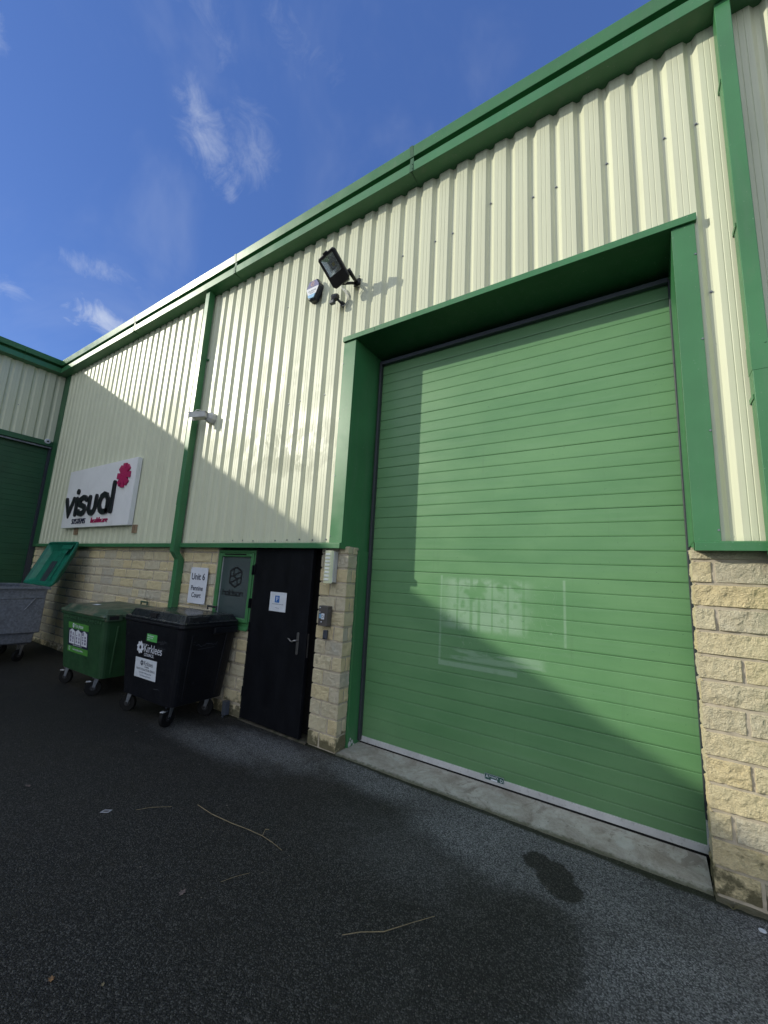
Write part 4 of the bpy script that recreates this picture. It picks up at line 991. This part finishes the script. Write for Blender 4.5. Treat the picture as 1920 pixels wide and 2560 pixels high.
fs_ = (Vector((xr(.86)+.002, -.22, .86)), Vector((0, 1, 0)), Vector((.13, 0, 1)).normalized(), Vector((1, 0, -.13)).normalized())
ribbon(b, [(0, 0), (.0, .06), (.035, .06)], .005, .0004, fs_, 0, 2); ribbon(b, [(0, .032), (.03, .032)], .005, .0004, fs_, .0002, 2); scrawl(b, (fs_[0]+Vector((0, .05, 0)), *fs_[1:]), 16, .30, .04, 12); ribbon(b, [(.08, -.03), (.30, -.02)], .004, .0004, fs_, .0001, 2); b.build('faint_scrawl', M['chalk'], bb, local=True)

GB = dict(wb=1.16, wt=1.36, db=.66, dt=.86, zb=.235, zr=1.045)
gzg = gz(-4, -.4)
gb, wi2, di2 = wheelie('green_bin', 'dark green recycling bin with an illustrated recycling sticker left of the black bin', (-4.02, -.42, 0), math.radians(1.0), body='greenp', lid='greenlid', zg=gzg, **GB)
bin_lid(gb, GB['wt'], GB['dt'], GB['zr'], 'greenlid', 'green')
for (x, y, hd, br) in ((-.47, -.26, math.radians(-150), True), (.40, -.26, math.radians(-115), True), (-.47, .25, .5, False), (.45, .25, -.3, False)): castor(gb, x, y, GB['zb'], gzg, hd, br)
b = MB(); b.box(.40, .44, -.33, -.29, .3, GB['zr']-.06); 
GF = lambda x, z, off=.0015: bin_frame(x, z, GB['wb'], GB['db'], GB['dt'], di2, GB['zb'], GB['zr'], off)
fr = GF(-.385, .495); at = lambda x, z, k=0.0: (fr[0]+fr[1]*x+fr[2]*z+fr[3]*k, fr[1], fr[2], fr[3])
b = MB(); quad(b, at(0, 0), 0, .62, .0, .40); so = b.build('recycling_sticker', M['navy'], gb, local=True, label='recycling sticker with three white panels between green bands')
b = MB(); quad(b, at(0, 0, .0012), -.006, .626, .318, .405); quad(b, at(0, 0, .0012), -.012, .63, -.012, .072); b.build('green_band', M['stickergreen'], so, local=True)
b = MB(); place_text(b, 'Yes please', .074, at(.335, .340, .0023), sx=.82); ribbon(b, arc(.155, .362, .022, .026, 0, 350, 14), .014, .0005, at(0, 0, .0023)); ribbon(b, [(.143, .362), (.153, .350), (.170, .374)], .009, .0005, at(0, 0, .0024), .0002)
place_text(b, 'Check recycling at kirklees', .034, at(.32, .022, .0023), sx=.86); ribbon(b, [(.04, .012), (.04, .055), (.07, .055), (.07, .012), (.04, .012)], .007, .0005, at(0, 0, .0023)); place_text(b, 'Empty clean dry loose items only', .024, at(.30, .084, .0013), sx=.85)
b.build('sticker_lettering', M['binlabel'], so, local=True)
b = MB()
for x in (.035, .225, .415):
    P = [(x, .105), (x+.172, .105), (x+.172, .285), (x+.14, .292), (x+.095, .312), (x+.075, .312), (x+.03, .292), (x, .285)]
    k = len(P); o2 = at(0, 0, .0012); b.add([o2[0]+o2[1]*p+o2[2]*q+o2[3]*h_ for h_ in (0, .0006) for p, q in P], [tuple(range(k))[::-1], tuple(range(k, 2*k))] + [(i, (i+1) % k, k+(i+1) % k, k+i) for i in range(k)])
b.build('white_panel', M['binlabel'], so, local=True)
b = MB(); rnd = random.Random(5); k = 0
for x in (.035, .225, .415):
    for cxx in (.045, .12):
        zz = .13
        while zz < .25:
            hh = rnd.uniform(.018, .05); ww = rnd.uniform(.012, .024); quad(b, at(x+cxx, zz, .0019), -ww, ww, 0, hh, .0004); zz += hh+.012
b.build('item_pictures', M['violetgrey'], so, local=True)
sc_ = MB(); sc_.add([(-.06, -.035, 0), (.05, -.03, .002), (.06, .03, .001), (-.05, .035, .003), (-.06, -.035, .001), (.05, -.03, .003), (.06, .03, .002), (-.05, .035, .004)], [(0, 1, 2, 3), (4, 7, 6, 5), (0, 4, 5, 1), (1, 5, 6, 2), (2, 6, 7, 3), (3, 7, 4, 0)])
pp = sc_.build('paper_scrap', M['paper']); pp.location = (-4.12, -.62, GB['zr']+.105); pp.rotation_euler = (math.radians(5), 0, .2); tag(pp, 'small white paper scrap lying on the green bin lid', 'litter')

# galvanised container with open lid
gv = thing('steel_container', 'galvanised steel waste container with its green lid open against the wall', 'bin', (-6.95, -1.08, 0))
X0, X1, Y0, Y1 = -.72, .70, -.55, .53
b = MB()
def ring(k, z, e=0): return [(X0*k-e, Y0*k-e, z), (X1*k+e, Y0*k-e, z), (X1*k+e, Y1*k+e, z), (X0*k-e, Y1*k+e, z)]
b.loft([ring(.70, .30), ring(.87, .325), ring(1.0, 1.255)], True, False)
b.loft([ring(.985, 1.25), ring(.985, .5)], False, True); b.build('body', M['galv'], gv, local=True, bevel=.02, seg=3)
b = MB(); 
for (a0, a1, c0, c1) in ((X0-.03, X1+.03, Y0-.03, Y0+.02), (X0-.03, X1+.03, Y1-.02, Y1+.03), (X0-.03, X0+.02, Y0+.02, Y1-.02), (X1-.02, X1+.03, Y0+.02, Y1-.02)): b.box(a0, a1, c0, c1, 1.245, 1.285)
b.build('rim', M['galv'], gv, local=True, bevel=.006)
b = MB()
for z, y1 in ((1.09, .9), (.965, .80), (.90, .80), (.60, .66), (.53, .66)):
    kk = .87+.13*(z-.325)/.93; b.tube([(X1*kk+.004, Y0*.95, z), (X1*kk+.004, Y1*y1*kk, z)], .012, 8)
b.build('pressed_rib', M['galv'], gv, local=True, smooth=True)
b = MB(); b.tube([(X1-.002, Y1*.72, 1.10), (X1+.006, Y1*.66, 1.06), (X1*.945+.008, Y1*.34, .76), (X1*.94+.008, Y1*.24, .745), (X1*.94+.008, Y0*.9, .745)], .010, 8); b.build('side_bar', M['galv'], gv, local=True, smooth=True)
b = MB(); b.loft([[(.30, y, .30) for y in (-.2,)] for _ in ()] or [[(.1, -.4, .30), (.52, -.4, .30), (.52, .1, .30), (.1, .1, .30)], [(.15, -.36, .20), (.46, -.36, .20), (.46, .04, .20), (.15, .04, .20)]]); b.build('floor_pan', M['galv'], gv, local=True, bevel=.01)
for (x, y, hd) in ((.50, .36, math.radians(-60)), (.50, -.42, -1.2), (-.5, .36, .3), (-.5, -.42, .2)): castor(gv, x, y, .30, gz(-7, -1), hd)
# the lid, a shallow dished tray leaning back
la = math.radians(70); LH, LW = .90, 1.40; lm = Matrix.Translation((-.01, Y1+.04, 1.285)) @ Matrix.Rotation(la, 4, 'X')
b = MB()
def lr(x0, x1, y0, y1, z, r=.06):
    return [lm @ Vector(p) for p in rring(x1-x0, y1-y0, r, z, (x0+x1)/2, (y0+y1)/2)]
hx_ = LW/2
b.loft([lr(-hx_, hx_, 0, LH, .0), lr(-hx_, hx_, 0, LH, .028), lr(-hx_+.03, hx_-.03, .03, LH-.03, .028), lr(-hx_+.045, hx_-.045, .045, LH-.045, -.01), lr(-hx_+.14, hx_-.14, .12, LH-.16, -.075)], False, True)
b.loft([lr(-hx_, hx_, 0, LH, .0), lr(-hx_+.13, hx_-.13, .11, LH-.15, -.09)], False, True)
lo = b.build('lid', M['tealp'], gv, local=True, bevel=.006)
b = MB(); b.box(-.22, .02, .06, .52, -.074, -.060, lm); b.build('lid_stain_panel', M['track'], lo, local=True, bevel=.006)
b = MB(); b.box(.02, .46, LH-.15, LH-.06, -.02, .002, lm); b.box(.16, .34, LH-.24, LH-.15, -.03, -.006, lm); b.build('lid_grip', M['tealp'], lo, local=True, bevel=.015)
b = MB(); b.box(.18, .21, .14, LH-.2, -.074, -.052, lm); b.box(.42, .44, .14, LH-.2, -.074, -.056, lm); b.build('lid_rib', M['tealp'], lo, local=True, bevel=.006)
for x in (-.5, -.1, .12, .5):
    b = MB(); b.cyl((x-.05, Y1+.045, 1.292), (x+.05, Y1+.045, 1.292), .018, 10); b.build('hinge', M['galv'], lo, local=True)

# ------------------------------------------------------------------ litter on the asphalt
def twig(pts, r, label, branches=()):
    b = MB(); b.tube([(x, y, gz(x, y)+.006+h) for x, y, h in pts], [r*(1-.5*i/len(pts))*(.85+.3*((i*7) % 3)/2) for i in range(len(pts))], 6)
    for br in branches: b.tube([(x, y, gz(x, y)+.006+h) for x, y, h in br], r*.6, 5)
    o = b.build('twig', M['straw']); tag(o, label, 'twig', 'dry twigs on the asphalt'); return o
twig([(-.24, -1.315, .004), (-.05, -1.325, .008), (.15, -1.300, .006), (.30, -1.278, .01), (.425, -1.258, .006), (.53, -1.262, .006), (.63, -1.272, .003)], .0028, 'long kinked dry stalk in the middle of the dark asphalt', [[(.425, -1.258, .008), (.415, -1.225, .03), (.425, -1.20, .02)], [(.418, -1.225, .028), (.44, -1.215, .03)]])
twig([(1.333, -1.52, .003), (1.40, -1.45, .005), (1.492, -1.379, .006), (1.58, -1.25, .008), (1.66, -1.126, .004)], .0024, 'straight pale stalk nearest the dark damp patch', [[(1.52, -1.335, .007), (1.535, -1.325, .012)]])
twig([(-.52, -1.63, .002), (-.47, -1.55, .004), (-.367, -1.446, .002)], .0016, 'short thin straw left of the long kinked stalk')
twig([(.556, -1.677, .002), (.59, -1.60, .004), (.63, -1.53, .003)], .0014, 'short dark twig between the long stalk and the pale stalk')
def leaf(x, y, s, mat, label, rot, curl=.35):
    P = [(0, -1), (.18, -.62), (.62, -.5), (.42, -.15), (.80, .2), (.40, .35), (.12, 1), (-.2, .4), (-.7, .32), (-.45, -.1), (-.66, -.52), (-.2, -.6)]
    vs = [(0, 0, .05*s)] + [(p*s, q*s, s*(curl*abs(p)+.15*q*q)) for p, q in P]; n = len(P); vs += [(a, b_, c+.0008) for a, b_, c in vs]
    m = n+1; fs = [(0, 1+i, 1+(i+1) % n) for i in range(n)] + [(m, m+1+(i+1) % n, m+1+i) for i in range(n)] + [(1+i, m+1+i, m+1+(i+1) % n, 1+(i+1) % n) for i in range(n)]
    b = MB(); b.add(vs, fs); o = b.build('fallen_leaf', mat); o.location = (x, y, gz(x, y)+.004); o.rotation_euler = (.1, .15, rot); tag(o, label, 'leaf', 'fallen leaves on the asphalt')
leaf(.455, -1.85, .024, M['greyleaf'], 'grey brown curled leaf in the middle of the asphalt', .4)
leaf(.463, -2.45, .016, M['brownleaf'], 'orange brown leaf nearest the camera at lower left', 1.2)
leaf(-1.48, -1.985, .026, M['greyleaf'], 'dull brown leaf far left on the dark asphalt', 2.0)
leaf(.66, -2.33, .010, M['straw'], 'tiny tan leaf fragment right of the orange leaf', .9)
b = MB(); ribbon(b, [(-.030, -.008), (.02, -.014), (.034, .008), (-.010, .014), (-.030, -.008)], .008, .003, (Vector((0, 0, 0)), Vector((1, 0, 0)), Vector((0, 1, 0)), Vector((0, 0, 1))), .0, 3)
o = b.build('plastic_strip', M['scrap']); o.location = (-.673, -1.765, gz(-.67, -1.7)+.003); o.rotation_euler = (.08, .05, .9); tag(o, 'small bent white plastic strip on the dark asphalt', 'litter')
b = MB(); b.loft([[(r_*math.cos(2*PI*k/18), r_*math.sin(2*PI*k/18), z) for k in range(18)] for r_, z in ((.017, 0), (.018, .003), (.013, .005), (.008, .003))]); o = b.build('bottle_cap', M['binlabel']); o.location = (3.17, -.075, gz(3.17, 0)+.004); tag(o, 'small white cap on the ground by the right stone pier', 'litter')
gr = MB(); rnd = random.Random(21)
for i in range(900):
    if i < 480: x = rnd.uniform(-9, 3.2); y = -rnd.random()**2*.5
    else: x = rnd.uniform(-8, 3.4); y = rnd.uniform(-3.2, -.05)
    if y > -.01: y = -.012
    q = rnd.uniform(.002, .0055)*(1.3 if x < -3 else 1); a = rnd.uniform(0, PI); h_ = q*rnd.uniform(.3, .9); z0 = gz(x, y)+.001
    n_ = rnd.choice((4, 5)); P = [(x+q*math.cos(a+2*PI*k/n_)*rnd.uniform(.6, 1.4), y+q*math.sin(a+2*PI*k/n_)*rnd.uniform(.6, 1.2), z0) for k in range(n_)]
    gr.add(P+[(x, y, z0+h_)], [(k, (k+1) % n_, n_) for k in range(n_)])
go = gr.build('loose_grit', M['gritmix']); go['kind'] = 'stuff'
wd = thing('dry_weed', 'dry straw coloured weed at the foot of the right stone pier', 'weed', (3.06, .035, gz(3, 0)))
b = MB(); rnd = random.Random(4)
for i in range(9):
    a = rnd.uniform(0, PI)+PI; l = rnd.uniform(.03, .075); h_ = rnd.uniform(.01, .06)
    b.tube([(3.06, .03, gz(3, 0)), (3.06+.6*l*math.cos(a), .03+.4*l*math.sin(a), gz(3, 0)+h_*.8), (3.06+l*math.cos(a), .03+.7*l*math.sin(a), gz(3, 0)+h_)], [.0014, .0011, .0006], 5)
b.build('blades', M['grasslit'], wd, wd)

# ------------------------------------------------------------------ sky, sun, camera
SX, SY, SZ = 1.46, 1.0, -.7475
sv = Vector((SX, SY, SZ)).normalized(); elev = math.asin(-sv.z); az = math.atan2(-sv.x, -sv.y)
wd_ = bpy.data.worlds.new('World'); sc.world = wd_; wd_.use_nodes = True; nt = wd_.node_tree; nt.nodes.clear(); N = NT(nt)
out = N.n('ShaderNodeOutputWorld'); bg = N.n('ShaderNodeBackground'); nt.links.new(bg.outputs[0], out.inputs[0])
sky = N.n('ShaderNodeTexSky', sky_type='NISHITA'); sky.sun_disc = False; sky.sun_elevation = elev; sky.sun_rotation = az
sky.altitude = 150; sky.air_density = 1.0; sky.dust_density = .35; sky.ozone_density = 3.2
hs_ = N.n('ShaderNodeHueSaturation'); hs_.inputs['Saturation'].default_value = 1.12; hs_.inputs['Value'].default_value = 1.0; nt.links.new(sky.outputs[0], hs_.inputs['Color'])
c = N.mix(1.0, hs_.outputs[0], (.78, .80, 1.0), 'MULTIPLY')
c = N.mix(.55, c, (.44, .88, 2.5))
c = N.mix(1.0, c, (1.06, 1.06, 1.06), 'MULTIPLY')
dirv = N.n('ShaderNodeTexCoord').outputs['Generated']
n_a = N.noise(dirv, 7, 6, .62, .6); n_b = N.noise(dirv, 16, 6, .68, 1.2); n_c = N.noise(dirv, 2.6, 5, .6, .8)
def cloud(d, rad, power, thr, soft, amt, stretch):
    """soft wisp around direction d; stretch = (axis, factor)"""
    d = Vector(d).normalized(); ax = Vector(stretch[0]); ax = (ax-d*ax.dot(d)).normalized(); bx = d.cross(ax)
    e = N.vmath('SUBTRACT', dirv, tuple(d)); u = N.math('DIVIDE', N.vmath('DOT_PRODUCT', e, tuple(ax)), stretch[1]); v = N.vmath('DOT_PRODUCT', e, tuple(bx))
    r_ = N.math('SQRT', N.math('ADD', N.math('MULTIPLY', u, u), N.math('MULTIPLY', v, v)))
    m = N.step(r_, 0, rad, 1, 0)
    nn = N.math('ADD', N.math('MULTIPLY', n_a, .45), N.math('MULTIPLY', n_b, .55))
    return N.math('MULTIPLY', N.step(N.math('ADD', nn, N.math('MULTIPLY', N.math('SUBTRACT', m, 1), power)), thr, thr+soft), amt)
DN = (.12, .10, -.30)
mask = cloud((-.842, .283, .456), .080, .42, .36, .36, .62, ((.20, .35, -.10), 2.2))
for a in (((-.603, .290, .745), .085, .40, .31, .44, .38, ((.0, .25, -.25), 2.0)), ((-.555, .350, .757), .085, .36, .33, .45, .24, ((.05, .2, -.3), 1.8)), ((-.812, .245, .530), .055, .40, .33, .42, .34, ((.2, .4, .05), 3.2)), ((-.885, .135, .45), .050, .4, .33, .4, .40, ((.1, .4, -.05), 2.5)), ((-.715, .045, .70), .07, .4, .42, .3, .30, ((0, 0, 1), 1.6)), ((-.52, .22, .82), .14, .35, .40, .4, .16, ((.2, .2, -.2), 1.4)), ((-.43, .33, .83), .15, .35, .42, .4, .15, ((.2, .2, -.2), 1.4)), ((-.62, .36, .70), .04, .4, .42, .3, .20, ((.05, .2, -.3), 1.6))):
    mask = N.math('MAXIMUM', mask, cloud(*a))
veil = N.step(n_c, .45, .75, 0, .10)
mask = N.math('MAXIMUM', mask, veil)
# unseen broken cloud added behind the camera as bright fill for shaded walls
side = N.math('MULTIPLY', N.step(N.vmath('DOT_PRODUCT', dirv, (-.15, -.989, 0)), .14, .40), N.math('MULTIPLY', N.step(n_c, .36, .54), .9))
c = N.mix(mask, c, (4.6, 4.9, 5.3))
c = N.mix(side, c, (6.8, 7.2, 7.3))
nt.links.new(c, bg.inputs[0]); bg.inputs[1].default_value = .15
ld = bpy.data.lights.new('sun', 'SUN'); ld.energy = 3.0; ld.angle = math.radians(.53); ld.color = (1, .955, .80)
so_ = bpy.data.objects.new('sun', ld); COL.objects.link(so_); so_.rotation_euler = sv.to_track_quat('-Z', 'Y').to_euler(); so_.location = (-20, -14, 12)
cam = bpy.data.cameras.new('camera'); co_ = bpy.data.objects.new('camera', cam); COL.objects.link(co_)
R_ = Vector((.84118, .53908, .05463)); 
yaw, pitch, roll = 0.579, .1662, .0554
Fv = Vector((-math.sin(yaw)*math.cos(pitch), math.cos(yaw)*math.cos(pitch), math.sin(pitch)))
Rt = Fv.cross(Vector((0, 0, 1))).normalized(); Up = Rt.cross(Fv)
R2 = Rt*math.cos(roll)+Up*math.sin(roll); U2 = -Rt*math.sin(roll)+Up*math.cos(roll)
mw = Matrix((R2, U2, -Fv)).transposed().to_4x4(); mw.translation = Vector((2.6996, -3.4415, 1.756))
co_.matrix_world = mw
cam.sensor_fit = 'VERTICAL'; cam.sensor_height = 32; cam.sensor_width = 24; cam.lens = 997.788/2560*32; cam.clip_start = .05; cam.clip_end = 2000
sc.camera = co_
sc.view_settings.view_transform = 'Standard'; sc.view_settings.look = 'None'; sc.view_settings.exposure = .28; sc.view_settings.gamma = 1
sc.view_settings.use_curve_mapping = False
